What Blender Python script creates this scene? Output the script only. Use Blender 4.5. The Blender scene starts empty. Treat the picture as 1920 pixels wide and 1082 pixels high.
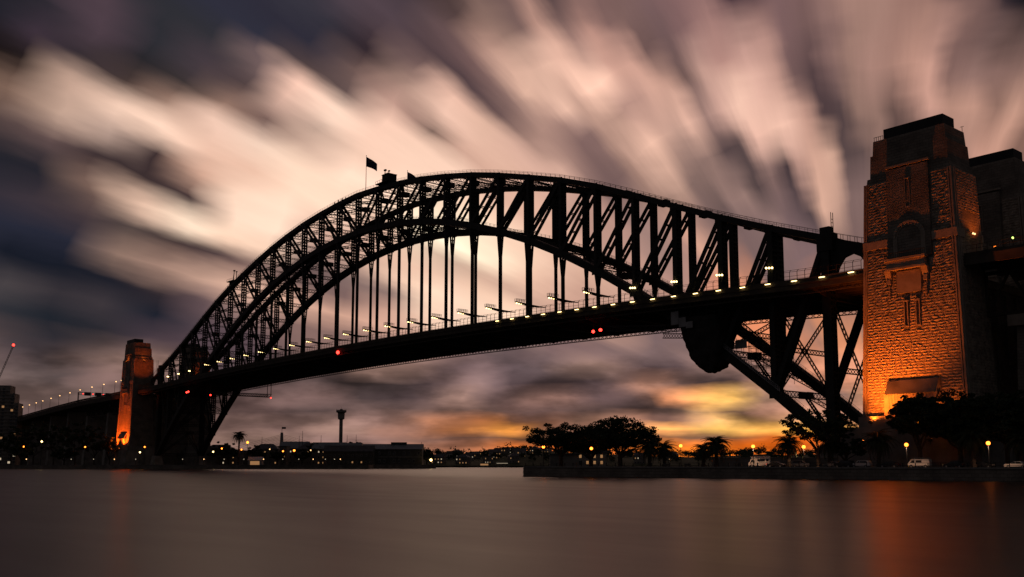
import bpy, bmesh, math, random
import numpy as np
from mathutils import Vector, Matrix
R_ = random.Random(11)
RAD = math.radians
scene = bpy.context.scene
COL = scene.collection

# ------------------------------------------------------------------ camera
CAM = np.array([396.38, -254.22, 3.5])
YAW, PITCH, FPX, CY = RAD(49.636), RAD(6.573), 1806.86, 660.8     # photo is 1920 x 1082
cam_d = bpy.data.cameras.new('camera')
cam_d.sensor_width = 36; cam_d.sensor_fit = 'HORIZONTAL'
cam_d.lens = FPX / 1920 * 36
cam_d.shift_y = (CY - 541) / 1920
cam_d.clip_start = 0.5; cam_d.clip_end = 20000
cam = bpy.data.objects.new('camera', cam_d); COL.objects.link(cam)
cam.location = CAM; cam.rotation_euler = (RAD(90) + PITCH, 0, YAW)
scene.camera = cam
FW = np.array([-math.sin(YAW), math.cos(YAW), 0]); RT = np.cross(FW, [0, 0, 1])
F3 = FW * math.cos(PITCH) + np.array([0, 0, math.sin(PITCH)]); U3 = np.cross(RT, F3)
def ray(x, y): return F3 + RT * ((x - 960) / FPX) - U3 * ((y - CY) / FPX)
def proj(d):
    z = d @ F3
    return 960 + FPX * (d @ RT) / z, CY - FPX * (d @ U3) / z, z
def at_depth(x, depth, z=0.0, y=869):
    d = ray(x, y); d = d / (d @ FW); p = CAM + d * depth
    return Vector((p[0], p[1], z))
def z_of(x, y, depth):
    d = ray(x, y); d = d / (d @ FW); return CAM[2] + d[2] * depth
def on_y(x, y, Y):
    d = ray(x, y); return Vector(CAM + d * ((Y - CAM[1]) / d[1]))

# ------------------------------------------------------------------ sky (world): wind-streaked clouds at dusk
SKY = """230,290,66,52,54;265,308,56,44,46;322,345,66,52,54;180,262,84,66,66;10,10,33,35,42;60,60,66,54,64;200,40,82,67,75;330,60,51,51,57;150,100,62,54,60;460,40,52,52,65;560,60,51,49,61;420,130,78,66,72;280,130,45,43,47;80,110,23,18,20
200,140,38,29,31;20,150,102,82,72;60,165,178,143,125;130,190,232,195,174;180,235,255,222,200;10,205,183,147,131;100,235,148,123,110;30,235,74,61,61;20,290,40,40,48;150,300,45,36,40
250,300,56,44,47;300,330,48,38,40;130,270,113,92,90;200,275,72,58,58;330,210,190,154,135;330,180,65,51,49;250,170,96,79,73;300,250,251,215,193;400,210,168,135,117;400,250,261,223,203
380,300,224,184,163;470,170,91,74,71;500,220,121,97,91;560,200,247,203,183;600,230,275,244,220;580,250,97,77,71;500,280,237,206,186;560,320,250,216,192;440,330,230,190,168;380,340,204,164,144
50,350,53,49,58;100,370,79,65,69;210,385,120,97,88;250,400,252,207,182;280,370,281,246,218;330,400,261,233,207;420,440,247,211,186;470,380,252,219,196;330,440,68,55,53;380,470,72,58,61
290,490,173,141,125;350,520,136,110,102;400,540,238,195,171;200,440,28,27,32;100,450,44,46,60;100,520,27,31,42;200,520,30,33,44;300,540,43,38,43;50,570,80,73,75;150,580,65,58,62
200,600,76,68,72;80,610,34,40,49;150,630,29,32,41;290,600,32,37,49;370,580,120,96,98;350,560,81,67,73;20,650,92,77,77;100,650,64,56,60;180,670,98,80,76;220,680,154,124,113
100,690,55,48,50;50,710,107,91,88;200,720,127,102,97;100,740,114,94,89;310,650,78,65,72;640,40,58,56,66;700,40,88,73,80;800,40,76,64,70;880,50,69,55,56;960,40,107,86,84
1060,30,86,69,71;1150,20,116,91,89;1200,40,137,109,103;680,110,54,43,50;760,110,69,55,59;860,90,119,93,91;900,90,188,149,135;940,80,145,117,107;1010,70,179,141,128;1100,70,188,146,133
1160,90,200,156,141;1220,100,113,89,87;640,160,84,69,69;720,150,59,48,48;790,155,237,191,171;820,200,251,209,188;870,150,86,69,72;920,180,86,68,70;960,200,143,115,108;960,130,224,183,163
1030,120,231,189,169;1100,120,259,212,189;1180,130,209,166,150;1000,220,173,139,127;1060,200,233,191,171;1120,220,180,145,131;1200,220,176,140,129;1230,280,227,184,163;730,190,204,164,149;800,220,115,94,86
700,220,247,206,185;760,250,229,191,171;860,230,237,196,176;880,280,206,167,149;900,250,219,180,160;980,260,146,117,108;1000,300,222,181,163;1100,270,136,108,104;1130,300,116,93,91;1200,320,162,130,118
650,270,247,209,186;620,250,136,112,103;640,300,258,221,198;800,290,245,208,186;1240,30,121,96,96;1240,100,66,53,54;1300,20,132,102,101;1340,80,178,138,129;1400,20,80,61,67;1420,80,191,150,139
1480,30,125,98,98;1300,120,117,93,89;1250,160,205,162,145;1330,150,225,181,165;1400,150,218,175,160;1450,120,186,147,135;1400,210,240,198,178;1460,220,240,197,176;1480,260,231,187,170;1430,280,223,178,162
1280,220,224,181,163;1350,230,177,142,132;1360,280,84,69,71;1390,310,64,54,57;1300,300,155,126,116;1320,340,108,89,87;1240,300,257,210,188;1270,350,147,119,108;1470,350,64,53,57;1500,380,80,67,70
1400,370,163,133,124;1545,330,226,181,159;1560,350,198,159,141;1510,300,186,146,132;1520,120,88,70,72;1540,160,81,64,66;1560,200,83,67,69;1580,260,89,73,73;1590,320,91,75,75;1500,60,123,96,93
1560,60,142,112,106;1620,40,163,129,118;1650,120,168,132,121;1620,200,144,115,105;1700,60,153,119,109;1700,150,196,152,136;1690,190,97,77,73;1760,120,199,155,140;1800,40,119,93,89;1860,40,59,48,53
1910,20,28,27,33;1850,110,149,118,110;1900,120,112,88,84;1850,170,253,198,176;1800,200,177,138,123;1850,220,114,89,81;1900,200,197,155,137;1850,270,208,160,141;1900,260,134,103,92;1600,400,137,112,108
1500,430,130,106,106;1600,430,122,98,94;1420,440,126,103,101;1340,440,134,108,104;600,520,96,79,79;640,540,111,90,90;690,530,140,117,111;640,580,202,160,140;620,620,134,107,101;700,600,216,172,152
760,500,227,189,166;800,520,261,226,200;860,480,268,251,220;920,470,252,229,201;880,530,215,178,157;860,510,174,140,125;960,500,245,213,188;940,560,260,222,194;1000,480,240,204,180;1030,540,228,186,164
1080,520,212,172,152;960,550,192,157,140;850,580,242,209,185;1100,550,190,151,135;1000,380,220,178,158;1080,400,182,146,134;1150,450,189,150,136;1230,450,160,130,122;1330,460,211,164,143;1300,500,180,140,128
720,480,216,177,158;570,560,217,174,154;500,760,87,69,67;560,740,120,96,92;480,780,114,91,85;700,710,61,51,51;800,700,84,69,71;760,690,165,132,120;900,700,156,128,125;860,740,191,153,138
950,700,83,69,73;720,760,73,61,61;1000,690,97,82,84;1100,690,150,121,111;1050,720,73,60,62;1100,660,127,103,102;1200,660,132,109,107;1150,700,178,142,133;1250,690,89,73,75;1320,710,67,55,55
1250,730,195,144,122;1200,760,74,60,58;1150,790,164,121,101;1260,770,93,76,72;640,800,152,122,111;500,830,138,111,101;750,800,149,111,97;850,760,117,92,85;880,815,133,97,82;900,804,233,139,79
930,808,271,196,92;960,812,261,161,75;950,838,250,131,54;830,795,221,146,105;960,860,205,107,59;1010,790,121,85,69;1100,780,60,49,44;1240,810,285,200,110;1300,750,244,159,111;1340,745,261,201,108
1380,748,263,207,114;1330,780,287,221,137;1400,775,88,69,60;1350,800,264,211,106;1430,802,263,195,98;1300,818,114,86,71;1300,838,260,140,48;1400,832,241,119,35;1230,838,260,148,58;1460,830,211,97,27
1480,770,207,153,129;1440,740,136,107,98;1470,640,228,148,109;1520,640,165,124,108;1560,640,213,144,107;1590,700,210,147,118;1430,620,228,146,107;1600,560,140,112,104;1100,600,187,148,132;700,640,150,120,112
400,640,97,79,85;50,800,101,83,81;250,800,122,97,93;640,850,146,106,88;850,845,226,142,101;1060,845,259,135,59;1600,840,194,107,59;1900,700,151,113,99;1900,840,163,108,82;1750,400,133,107,101
1800,600,142,111,101;560,700,99,81,79;430,700,93,77,80;600,770,89,73,71;540,790,124,99,93;690,780,156,124,116;780,740,75,62,64;850,700,79,64,67;930,750,90,72,71;1010,745,145,111,101
600,858,142,100,83;700,858,157,109,87;800,860,188,122,92;860,858,217,133,90;900,860,221,130,78;960,858,240,133,67;1010,860,247,126,55;780,825,123,94,85;850,828,122,89,77;900,826,104,76,67
960,826,76,59,53;1000,826,96,70,59;900,845,163,111,82;860,845,143,102,86;1230,822,111,79,63;1340,820,126,94,77;1385,815,133,96,71;1290,785,155,114,99;1230,785,96,74,70;1180,770,57,46,46
1130,760,106,85,85;1060,770,108,84,80;1040,802,166,117,96;1120,802,164,122,104;1180,800,212,147,113;1180,822,189,120,79;1180,846,241,128,58;700,830,145,113,105;560,850,145,113,105;640,825,147,118,111
760,770,109,88,84;820,780,119,92,82;1160,735,99,79,79;1350,680,146,117,109;1400,700,204,153,134;1250,640,126,105,105;800,835,193,139,115"""
CP = np.array([[float(v) for v in s.split(',')] for s in SKY.replace('\n', ';').split(';')])
WVP = (1650., 869.)                                                # where the wind streaks converge, on the horizon
def sky_rgb(px, py):
    px = min(max(px, -30), 1950); py = min(max(py, -30), 869)
    dx, dy = CP[:, 0] - px, CP[:, 1] - py
    ax, ay = WVP[0] - px, WVP[1] - py; n = math.hypot(ax, ay) + 1e-6; ax /= n; ay /= n
    low = min(max((py - 600) / 80, 0), 1)
    ax = ax * (1 - low) + low; ay = ay * (1 - low); n = math.hypot(ax, ay); ax /= n; ay /= n
    u, v = dx * ax + dy * ay, -dx * ay + dy * ax
    L, W = 46 * (1 - low) + 46 * low, 16 * (1 - low) + 9 * low
    q = (u / L) ** 2 + (v / W) ** 2
    w = np.exp(-q) + 1e-4 / (1 + q) ** 2
    c = (CP[:, 2:] * w[:, None]).sum(0) / w.sum() / 255
    return [x / 12.92 if x <= .04045 else ((x + .055) / 1.055) ** 2.4 for x in c]

world = bpy.data.worlds.new('World'); world.use_nodes = True
nt = world.node_tree; nt.nodes.clear(); LK = nt.links
def N(t, **kw):
    n = nt.nodes.new(t)
    for k, v in kw.items(): setattr(n, k, v)
    return n
def inp(sock, v):
    if isinstance(v, bpy.types.NodeSocket): LK.new(v, sock)
    else: sock.default_value = v
def M(op, a, b=0.0, c=None, clamp=False):
    n = N('ShaderNodeMath', operation=op, use_clamp=clamp); inp(n.inputs[0], a); inp(n.inputs[1], b)
    if c is not None: inp(n.inputs[2], c)
    return n.outputs[0]
def VM(op, a, b):
    n = N('ShaderNodeVectorMath', operation=op); inp(n.inputs[0], a); inp(n.inputs[1], b)
    return n.outputs['Value'] if op == 'DOT_PRODUCT' else n.outputs[0]
def mapr(v, a, b, c=0.0, d=1.0, smooth=False):
    n = N('ShaderNodeMapRange', interpolation_type='SMOOTHSTEP' if smooth else 'LINEAR'); n.clamp = True
    inp(n.inputs[0], v)
    for i, k in enumerate((a, b, c, d)): n.inputs[1 + i].default_value = k
    return n.outputs[0]
def mixc(f, a, b, blend='MIX'):
    n = N('ShaderNodeMix', data_type='RGBA', blend_type=blend); inp(n.inputs[0], f); inp(n.inputs[6], a); inp(n.inputs[7], b)
    return n.outputs[2]
def ramp(fac, stops):                                              # a colour ramp in its own small group (fast to set up)
    g = bpy.data.node_groups.new('sky_ramp', 'ShaderNodeTree')
    g.interface.new_socket('Fac', in_out='INPUT', socket_type='NodeSocketFloat'); g.interface.new_socket('Color', in_out='OUTPUT', socket_type='NodeSocketColor')
    n = g.nodes.new('ShaderNodeValToRGB'); cr = n.color_ramp; cr.interpolation = 'LINEAR'; k = len(stops)
    for i in range(k - 2): cr.elements.new((i + 1) / (k - 1))
    for i, c in enumerate(stops): cr.elements[i].color = (*c, 1)
    g.links.new(g.nodes.new('NodeGroupInput').outputs[0], n.inputs[0]); g.links.new(n.outputs[0], g.nodes.new('NodeGroupOutput').inputs[0])
    gn = N('ShaderNodeGroup'); gn.node_tree = g; LK.new(fac, gn.inputs[0]); return gn.outputs[0]
def noise(vec, scale, detail=3, rough=.5):
    n = N('ShaderNodeTexNoise'); LK.new(vec, n.inputs['Vector']); n.inputs['Scale'].default_value = scale
    n.inputs['Detail'].default_value = detail; n.inputs['Roughness'].default_value = rough
    return n.outputs[0]
def comb(x, y, z):
    n = N('ShaderNodeCombineXYZ'); inp(n.inputs[0], x); inp(n.inputs[1], y); inp(n.inputs[2], z); return n.outputs[0]
dirv = N('ShaderNodeTexCoord').outputs['Generated']
wa = ray(*WVP); wa[2] = 0; wa /= np.linalg.norm(wa); wl = np.cross([0, 0, 1], wa)      # wind axis and its left
dz = N('ShaderNodeSeparateXYZ'); LK.new(dirv, dz.inputs[0]); dz = M('ABSOLUTE', dz.outputs[2])
da = VM('DOT_PRODUCT', dirv, tuple(wa)); dl = VM('DOT_PRODUCT', dirv, tuple(wl))
theta = M('MULTIPLY', M('ARCTAN2', dz, dl), 180 / math.pi)
phi = M('MULTIPLY', M('ARCCOSINE', M('MINIMUM', M('MAXIMUM', da, -.99999), .99999)), 180 / math.pi)
trad = M('MULTIPLY', theta, math.pi / 180)
sv = comb(M('COSINE', trad), M('SINE', trad), M('MULTIPLY', phi, .006))
nS = noise(sv, 9, 4, .55); nS2 = noise(sv, 30, 3, .6)
lump = comb(M('MULTIPLY', da, 1.0), M('MULTIPLY', dl, 1.0), M('MULTIPLY', dz, 3.2))
nL = noise(lump, 7, 3, .5)
theta_w = M('ADD', theta, M('ADD', M('MULTIPLY', M('SUBTRACT', nS, .5), 2.6), M('ADD', M('MULTIPLY', M('SUBTRACT', nS2, .5), 1.3), M('MULTIPLY', M('SUBTRACT', nL, .5), mapr(theta, 40, 90, 1.0, 4.5)))))
phi_w = M('ADD', phi, M('MULTIPLY', M('SUBTRACT', nL, .5), 3))
PH = [2 + 2.5 * i for i in range(23)]
T1 = mapr(theta_w, 0, 64); T2 = mapr(theta_w, 64, 150); TS = M('GREATER_THAN', theta_w, 64)
def wind_dir(th, ph):
    th, ph = RAD(th), RAD(ph)
    return math.cos(ph) * wa + math.sin(ph) * (math.cos(th) * wl + math.sin(th) * np.array([0, 0, 1.]))
def sky_at(d):
    x, y, z = proj(d)
    if z < .25: return (.02, .022, .03)
    return sky_rgb(x, y)
acc = None
for i, ph in enumerate(PH):
    a = ramp(T1, [sky_at(wind_dir(64 * k / 31, ph)) for k in range(32)])
    b = ramp(T2, [sky_at(wind_dir(64 + 86 * k / 31, ph)) for k in range(32)])
    c = mixc(TS, a, b)
    acc = c if acc is None else mixc(mapr(phi_w, PH[i - 1], ph), acc, c)
# low band of the sky: cloud banks seen almost edge-on, by azimuth and elevation
fdot = VM('DOT_PRODUCT', dirv, tuple(FW)); rdot = VM('DOT_PRODUCT', dirv, tuple(RT))
az = M('MULTIPLY', M('ARCTAN2', rdot, fdot), 180 / math.pi)
nA = noise(comb(M('MULTIPLY', az, .05), M('MULTIPLY', dz, 9.0), 0.0), 3.2, 4, .55)
nB = noise(comb(M('MULTIPLY', az, .03), M('MULTIPLY', dz, 26.0), 4.0), 5, 3, .6)
el = M('MULTIPLY', M('ARCSINE', dz), 180 / math.pi)
el_w = M('ADD', el, M('ADD', M('MULTIPLY', M('SUBTRACT', nA, .5), 1.1), M('MULTIPLY', M('SUBTRACT', nB, .5), .35)))
az_w = M('ADD', az, M('MULTIPLY', M('SUBTRACT', nA, .5), 3.5))
EL = [.1, .5, .95, 1.45, 1.95, 2.5, 3.1, 3.8, 4.7, 5.7, 6.9]
A1 = mapr(az_w, -31, 0); A2 = mapr(az_w, 0, 31); AS = M('GREATER_THAN', az_w, 0)
def az_dir(a, e):
    a, e = RAD(a), RAD(e)
    return math.cos(e) * (math.cos(a) * FW + math.sin(a) * RT) + np.array([0, 0, math.sin(e)])
low = None
for i, e in enumerate(EL):
    a = ramp(A1, [sky_at(az_dir(-31 + k, e)) for k in range(32)])
    b = ramp(A2, [sky_at(az_dir(k, e)) for k in range(32)])
    c = mixc(AS, a, b)
    low = c if low is None else mixc(mapr(el_w, EL[i - 1], e), low, c)
nC = noise(comb(M('MULTIPLY', az, .075), M('MULTIPLY', dz, 13.0), 2.0), 3.0, 4, .5)
nD = noise(comb(M('MULTIPLY', az, .05), M('MULTIPLY', dz, 60.0), 7.0), 4, 3, .55)
lm = M('ADD', M('MULTIPLY', mapr(nC, .34, .66, .62, 1.34, True), 1.0), M('MULTIPLY', M('SUBTRACT', nD, .5), mapr(el, 1.2, 3.2, .45, .04)))
lv = N('ShaderNodeVectorMath', operation='SCALE'); LK.new(low, lv.inputs[0]); LK.new(lm, lv.inputs['Scale'])
skyc = mixc(mapr(el, 5.2, 7.4, smooth=True), lv.outputs[0], acc)
# the east, away from the sunset, is dull blue-grey dusk
skyc = mixc(mapr(M('ARCCOSINE', fdot), RAD(48), RAD(105), smooth=True), skyc, (.05, .046, .05, 1))
grain = M('ADD', 1.03, M('MULTIPLY', nS2, .22))
gm = N('ShaderNodeGamma'); LK.new(skyc, gm.inputs[0]); gm.inputs[1].default_value = 1.1
gv = N('ShaderNodeVectorMath', operation='SCALE'); LK.new(gm.outputs[0], gv.inputs[0]); LK.new(grain, gv.inputs['Scale'])
nish = N('ShaderNodeTexSky', sky_type='NISHITA'); nish.sun_disc = False
glow = ray(1330, 850); SUN_AZ = math.atan2(glow[0], glow[1])
nish.sun_elevation = RAD(.5); nish.sun_rotation = SUN_AZ
bg = N('ShaderNodeBackground'); LK.new(gv.outputs[0], bg.inputs[0]); bg.inputs[1].default_value = 1.0
bg2 = N('ShaderNodeBackground'); LK.new(nish.outputs[0], bg2.inputs[0]); bg2.inputs[1].default_value = 0.0004
ad = N('ShaderNodeAddShader'); LK.new(bg.outputs[0], ad.inputs[0]); LK.new(bg2.outputs[0], ad.inputs[1])
out = N('ShaderNodeOutputWorld'); LK.new(ad.outputs[0], out.inputs[0])
scene.world = world

# ------------------------------------------------------------------ sun (already set, a last soft red glow)
sd = bpy.data.lights.new('sun', 'SUN'); sd.energy = 0.02; sd.angle = RAD(40); sd.color = (1, .5, .25)
sun = bpy.data.objects.new('sun', sd); COL.objects.link(sun)
sv3 = Vector((glow[0], glow[1], math.hypot(glow[0], glow[1]) * math.tan(RAD(3))))
sun.rotation_euler = sv3.to_track_quat('Z', 'Y').to_euler()
vs = scene.view_settings; vs.view_transform = 'Standard'; vs.look = 'None'; vs.gamma = 1; vs.exposure = 0; vs.use_curve_mapping = False

# ------------------------------------------------------------------ mesh helpers
class MB:
    def __init__(s): s.v = []; s.f = []; s.n = 0
    def add(s, vs, fs):
        o = len(s.v); s.v += [tuple(p) for p in vs]; s.f += [tuple(i + o for i in f) for f in fs]; return s
    BF = [(0, 3, 2, 1), (4, 5, 6, 7), (0, 1, 5, 4), (1, 2, 6, 5), (2, 3, 7, 6), (3, 0, 4, 7)]
    def box(s, x0, x1, y0, y1, z0, z1):
        return s.add([(x0, y0, z0), (x1, y0, z0), (x1, y1, z0), (x0, y1, z0), (x0, y0, z1), (x1, y0, z1), (x1, y1, z1), (x0, y1, z1)], s.BF)
    def frus(s, b, t):      # b, t = (x0,x1,y0,y1,z)
        x0, x1, y0, y1, z = b; a0, a1, b0, b1, w = t
        return s.add([(x0, y0, z), (x1, y0, z), (x1, y1, z), (x0, y1, z), (a0, b0, w), (a1, b0, w), (a1, b1, w), (a0, b1, w)], s.BF)
    def beam(s, p, q, w, h, up=(0, 0, 1)):
        p, q, up = Vector(p), Vector(q), Vector(up); d = (q - p).normalized()
        sd = d.cross(up)
        if sd.length < 1e-5: sd = d.cross(Vector((1, 0, 0)))
        sd.normalize(); u = sd.cross(d); a = sd * (w / 2); b = u * (h / 2)
        return s.add([p - a - b, p + a - b, p + a + b, p - a + b, q - a - b, q + a - b, q + a + b, q - a + b], s.BF)
    def cyl(s, p, q, r0, r1=None, n=8, cap=True):
        r1 = r0 if r1 is None else r1; p, q = Vector(p), Vector(q); d = (q - p).normalized()
        x = d.orthogonal().normalized(); y = d.cross(x); vs = []
        for c, r in ((p, r0), (q, r1)):
            vs += [c + (x * math.cos(2 * math.pi * k / n) + y * math.sin(2 * math.pi * k / n)) * r for k in range(n)]
        fs = [(k, (k + 1) % n, n + (k + 1) % n, n + k) for k in range(n)]
        if cap: fs += [tuple(range(n - 1, -1, -1)), tuple(range(n, 2 * n))]
        return s.add(vs, fs)
    def ball(s, c, r, n=8, m=5, sz=1.0):
        vs = [(c[0], c[1], c[2] - r * sz)]
        for j in range(1, m):
            a = math.pi * j / m
            vs += [(c[0] + r * math.sin(a) * math.cos(2 * math.pi * k / n), c[1] + r * math.sin(a) * math.sin(2 * math.pi * k / n), c[2] - r * sz * math.cos(a)) for k in range(n)]
        vs.append((c[0], c[1], c[2] + r * sz)); fs = []
        for k in range(n):
            fs.append((0, 1 + (k + 1) % n, 1 + k)); e = 1 + (m - 2) * n
            fs.append((e + k, e + (k + 1) % n, len(vs) - 1))
            for j in range(m - 2): fs.append((1 + j * n + k, 1 + j * n + (k + 1) % n, 1 + (j + 1) * n + (k + 1) % n, 1 + (j + 1) * n + k))
        return s.add(vs, fs)
    def prism(s, pts, axis, a0, a1):   # polygon in the plane across axis ('x','y','z'), extruded a0..a1
        def P(u, v, w): return {'x': (w, u, v), 'y': (u, w, v), 'z': (u, v, w)}[axis]
        n = len(pts); vs = [P(u, v, a0) for u, v in pts] + [P(u, v, a1) for u, v in pts]
        fs = [tuple(range(n - 1, -1, -1)), tuple(range(n, 2 * n))] + [(k, (k + 1) % n, n + (k + 1) % n, n + k) for k in range(n)]
        return s.add(vs, fs)
    def lattice(s, p, q, depth, up=(0, 0, 1), bar=.22, pitch=1.5, width=.3, double=False):
        p, q, up = Vector(p), Vector(q), Vector(up); d = q - p; L = d.length; d.normalize()
        sdv = d.cross(up).normalized(); u = sdv.cross(d); h = u * (depth / 2)
        s.beam(p + h, q + h, width, bar, u); s.beam(p - h, q - h, width, bar, u)
        n = max(2, int(L / pitch))
        for k in range(n):
            a, b = p + d * (L * k / n), p + d * (L * (k + 1) / n); sg = 1 if k % 2 else -1
            s.beam(a + h * sg, b - h * sg, .1, bar * .62, u)
            if double: s.beam(a - h * sg, b + h * sg, .1, bar * .62, u)
        return s
    def mesh(s, name, mat=None, smooth=False):
        m = bpy.data.meshes.new(name); m.from_pydata(s.v, [], s.f)
        if mat is not None: m.materials.append(mat)
        if smooth: m.polygons.foreach_set('use_smooth', [True] * len(m.polygons))
        m.update(); return m
    def build(s, name, mat, parent=None, loc=None, smooth=False, fix=True):
        m = s.mesh(name, mat, smooth)
        if fix:
            b = bmesh.new(); b.from_mesh(m); bmesh.ops.recalc_face_normals(b, faces=b.faces); b.to_mesh(m); b.free()
        return link(name, m, parent, loc)
def link(name, data, parent=None, loc=None):
    o = bpy.data.objects.new(name, data); COL.objects.link(o)
    if parent is not None: o.parent = parent
    if loc is not None: o.location = loc
    return o
def tag(o, label, cat, group=None):
    o['label'] = label; o['category'] = cat
    if group: o['group'] = group
    return o
def thing(name, label, cat, loc=(0, 0, 0), group=None, rz=0):
    o = bpy.data.objects.new(name, None); COL.objects.link(o); o.empty_display_size = .5
    o.location = loc; o.rotation_euler = (0, 0, rz); return tag(o, label, cat, group)
def struct(o): o['kind'] = 'structure'; return o
def stuff(o): o['kind'] = 'stuff'; return o
def copy_tree(o, parent=None):
    c = o.copy(); COL.objects.link(c); c.parent = parent
    for ch in o.children: copy_tree(ch, c)
    return c
ORD = ['first', 'second', 'third', 'fourth', 'fifth', 'sixth', 'seventh', 'eighth', 'ninth', 'tenth', 'eleventh', 'twelfth', 'thirteenth', 'fourteenth',
       'fifteenth', 'sixteenth', 'seventeenth', 'eighteenth', 'nineteenth', 'twentieth']
# ------------------------------------------------------------------ materials
def mat(name, col, rough=.7, metal=0., var=.25, nscale=.4, bump=0., bscale=3., emit=None, es=0., spec=.3):
    m = bpy.data.materials.new(name); m.use_nodes = True; t = m.node_tree; b = t.nodes['Principled BSDF']
    b.inputs['Roughness'].default_value = rough; b.inputs['Metallic'].default_value = metal; b.inputs['Specular IOR Level'].default_value = spec
    tc = t.nodes.new('ShaderNodeTexCoord'); nz = t.nodes.new('ShaderNodeTexNoise'); nz.inputs['Scale'].default_value = nscale; nz.inputs['Detail'].default_value = 5
    t.links.new(tc.outputs['Object'], nz.inputs['Vector'])
    r = t.nodes.new('ShaderNodeValToRGB'); e = r.color_ramp.elements
    e[0].position = .3; e[1].position = .7
    e[0].color = tuple(c * (1 - var) for c in col) + (1,); e[1].color = tuple(min(1, c * (1 + var)) for c in col) + (1,)
    t.links.new(nz.outputs[0], r.inputs[0]); t.links.new(r.outputs[0], b.inputs['Base Color'])
    if bump:
        n2 = t.nodes.new('ShaderNodeTexNoise'); n2.inputs['Scale'].default_value = bscale; n2.inputs['Detail'].default_value = 6
        t.links.new(tc.outputs['Object'], n2.inputs['Vector'])
        bp = t.nodes.new('ShaderNodeBump'); bp.inputs['Strength'].default_value = bump; bp.inputs['Distance'].default_value = .1
        t.links.new(n2.outputs[0], bp.inputs['Height']); t.links.new(bp.outputs[0], b.inputs['Normal'])
    if emit:
        b.inputs['Emission Color'].default_value = (*emit, 1); b.inputs['Emission Strength'].default_value = es
    return m
def brick_mat(name, col, bw, bh, mortar=.03, depth=.25):
    m = mat(name, col, rough=.85, var=.3, nscale=.25); t = m.node_tree; b = t.nodes['Principled BSDF']
    tc = t.nodes.new('ShaderNodeTexCoord'); sp = t.nodes.new('ShaderNodeSeparateXYZ'); t.links.new(tc.outputs['Object'], sp.inputs[0])
    ad = t.nodes.new('ShaderNodeMath'); t.links.new(sp.outputs[0], ad.inputs[0]); t.links.new(sp.outputs[1], ad.inputs[1])
    cb = t.nodes.new('ShaderNodeCombineXYZ'); t.links.new(ad.outputs[0], cb.inputs[0]); t.links.new(sp.outputs[2], cb.inputs[1])
    br = t.nodes.new('ShaderNodeTexBrick'); t.links.new(cb.outputs[0], br.inputs['Vector']); br.inputs['Scale'].default_value = 1
    br.inputs['Brick Width'].default_value = bw; br.inputs['Row Height'].default_value = bh; br.inputs['Mortar Size'].default_value = mortar
    br.inputs['Color1'].default_value = (.7, .7, .7, 1); br.inputs['Color2'].default_value = (1, 1, 1, 1); br.inputs['Mortar'].default_value = (.25, .25, .25, 1)
    old = b.inputs['Base Color'].links[0].from_socket
    mx = t.nodes.new('ShaderNodeMix'); mx.data_type = 'RGBA'; mx.blend_type = 'MULTIPLY'; mx.inputs[0].default_value = .75
    t.links.new(old, mx.inputs[6]); t.links.new(br.outputs[0], mx.inputs[7]); t.links.new(mx.outputs[2], b.inputs['Base Color'])
    nz = t.nodes.new('ShaderNodeTexNoise'); nz.inputs['Scale'].default_value = 4; t.links.new(tc.outputs['Object'], nz.inputs['Vector'])
    sm = t.nodes.new('ShaderNodeMath'); sm.operation = 'MULTIPLY_ADD'; t.links.new(br.outputs['Fac'], sm.inputs[0]); sm.inputs[1].default_value = -1.2
    t.links.new(nz.outputs[0], sm.inputs[2])
    bp = t.nodes.new('ShaderNodeBump'); bp.inputs['Strength'].default_value = .7; bp.inputs['Distance'].default_value = depth
    t.links.new(sm.outputs[0], bp.inputs['Height']); t.links.new(bp.outputs[0], b.inputs['Normal'])
    return m
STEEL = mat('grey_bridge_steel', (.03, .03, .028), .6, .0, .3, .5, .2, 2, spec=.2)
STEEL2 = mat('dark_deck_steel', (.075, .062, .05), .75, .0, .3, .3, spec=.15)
DARK = mat('dark_metal', (.025, .025, .027), .6)
ROAD = mat('asphalt', (.05, .05, .05), .9)
STONE = mat('granite_rockface', (.30, .25, .20), .9, 0, .45, .8, .5, 5)
ASHLAR = brick_mat('granite_ashlar', (.24, .205, .17), 1.5, .72)
SMOOTH = mat('dressed_granite', (.32, .27, .22), .85, 0, .2, .6, .15, 3)
CONC = mat('weathered_concrete', (.22, .2, .18), .9, 0, .35, .25, .3, 2)
LEAF = mat('fig_leaves', (.035, .05, .022), .7, 0, .5, .6)
PALM = mat('palm_fronds', (.04, .055, .025), .7, 0, .4, .8)
BARK = mat('bark', (.07, .055, .045), .95, 0, .4, 2, .5, 6)
GRASS = mat('lawn', (.04, .055, .022), .95, 0, .4, .15, .3, 4)
PAVE = mat('promenade_paving', (.12, .105, .09), .9, 0, .3, .3)
ROOF = mat('slate_roof', (.06, .065, .07), .6, 0, .3, .4)
TIN = mat('metal_roof', (.16, .19, .2), .5, 0, .2, .2)
WALL1 = mat('painted_wall', (.2, .17, .15), .9)
WALL2 = mat('pale_wall', (.34, .3, .27), .9)
TIMBER = mat('dark_timber', (.1, .09, .08), .9)
GLASS = mat('window_glass', (.02, .022, .025), .12, 0, .1, 1, spec=.6)
WHITE = mat('white_paint', (.75, .73, .7), .3, 0, .06, 1)
WHITEP = mat('white_sheeting', (.3, .3, .3), .7)
BLACKCAR = mat('black_paint', (.015, .016, .02), .3)
GREYCAR = mat('silver_paint', (.3, .31, .32), .3, .3)
RUBBER = mat('tyre', (.015, .015, .015), .9)
CHROME = mat('rim', (.35, .35, .36), .4, .7)
NET = mat('black_scaffold_netting', (.04, .036, .034), .95, 0, .4, .3, .4, .8)
FLAGB = mat('flag_blue', (.012, .016, .06), .8)
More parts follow.
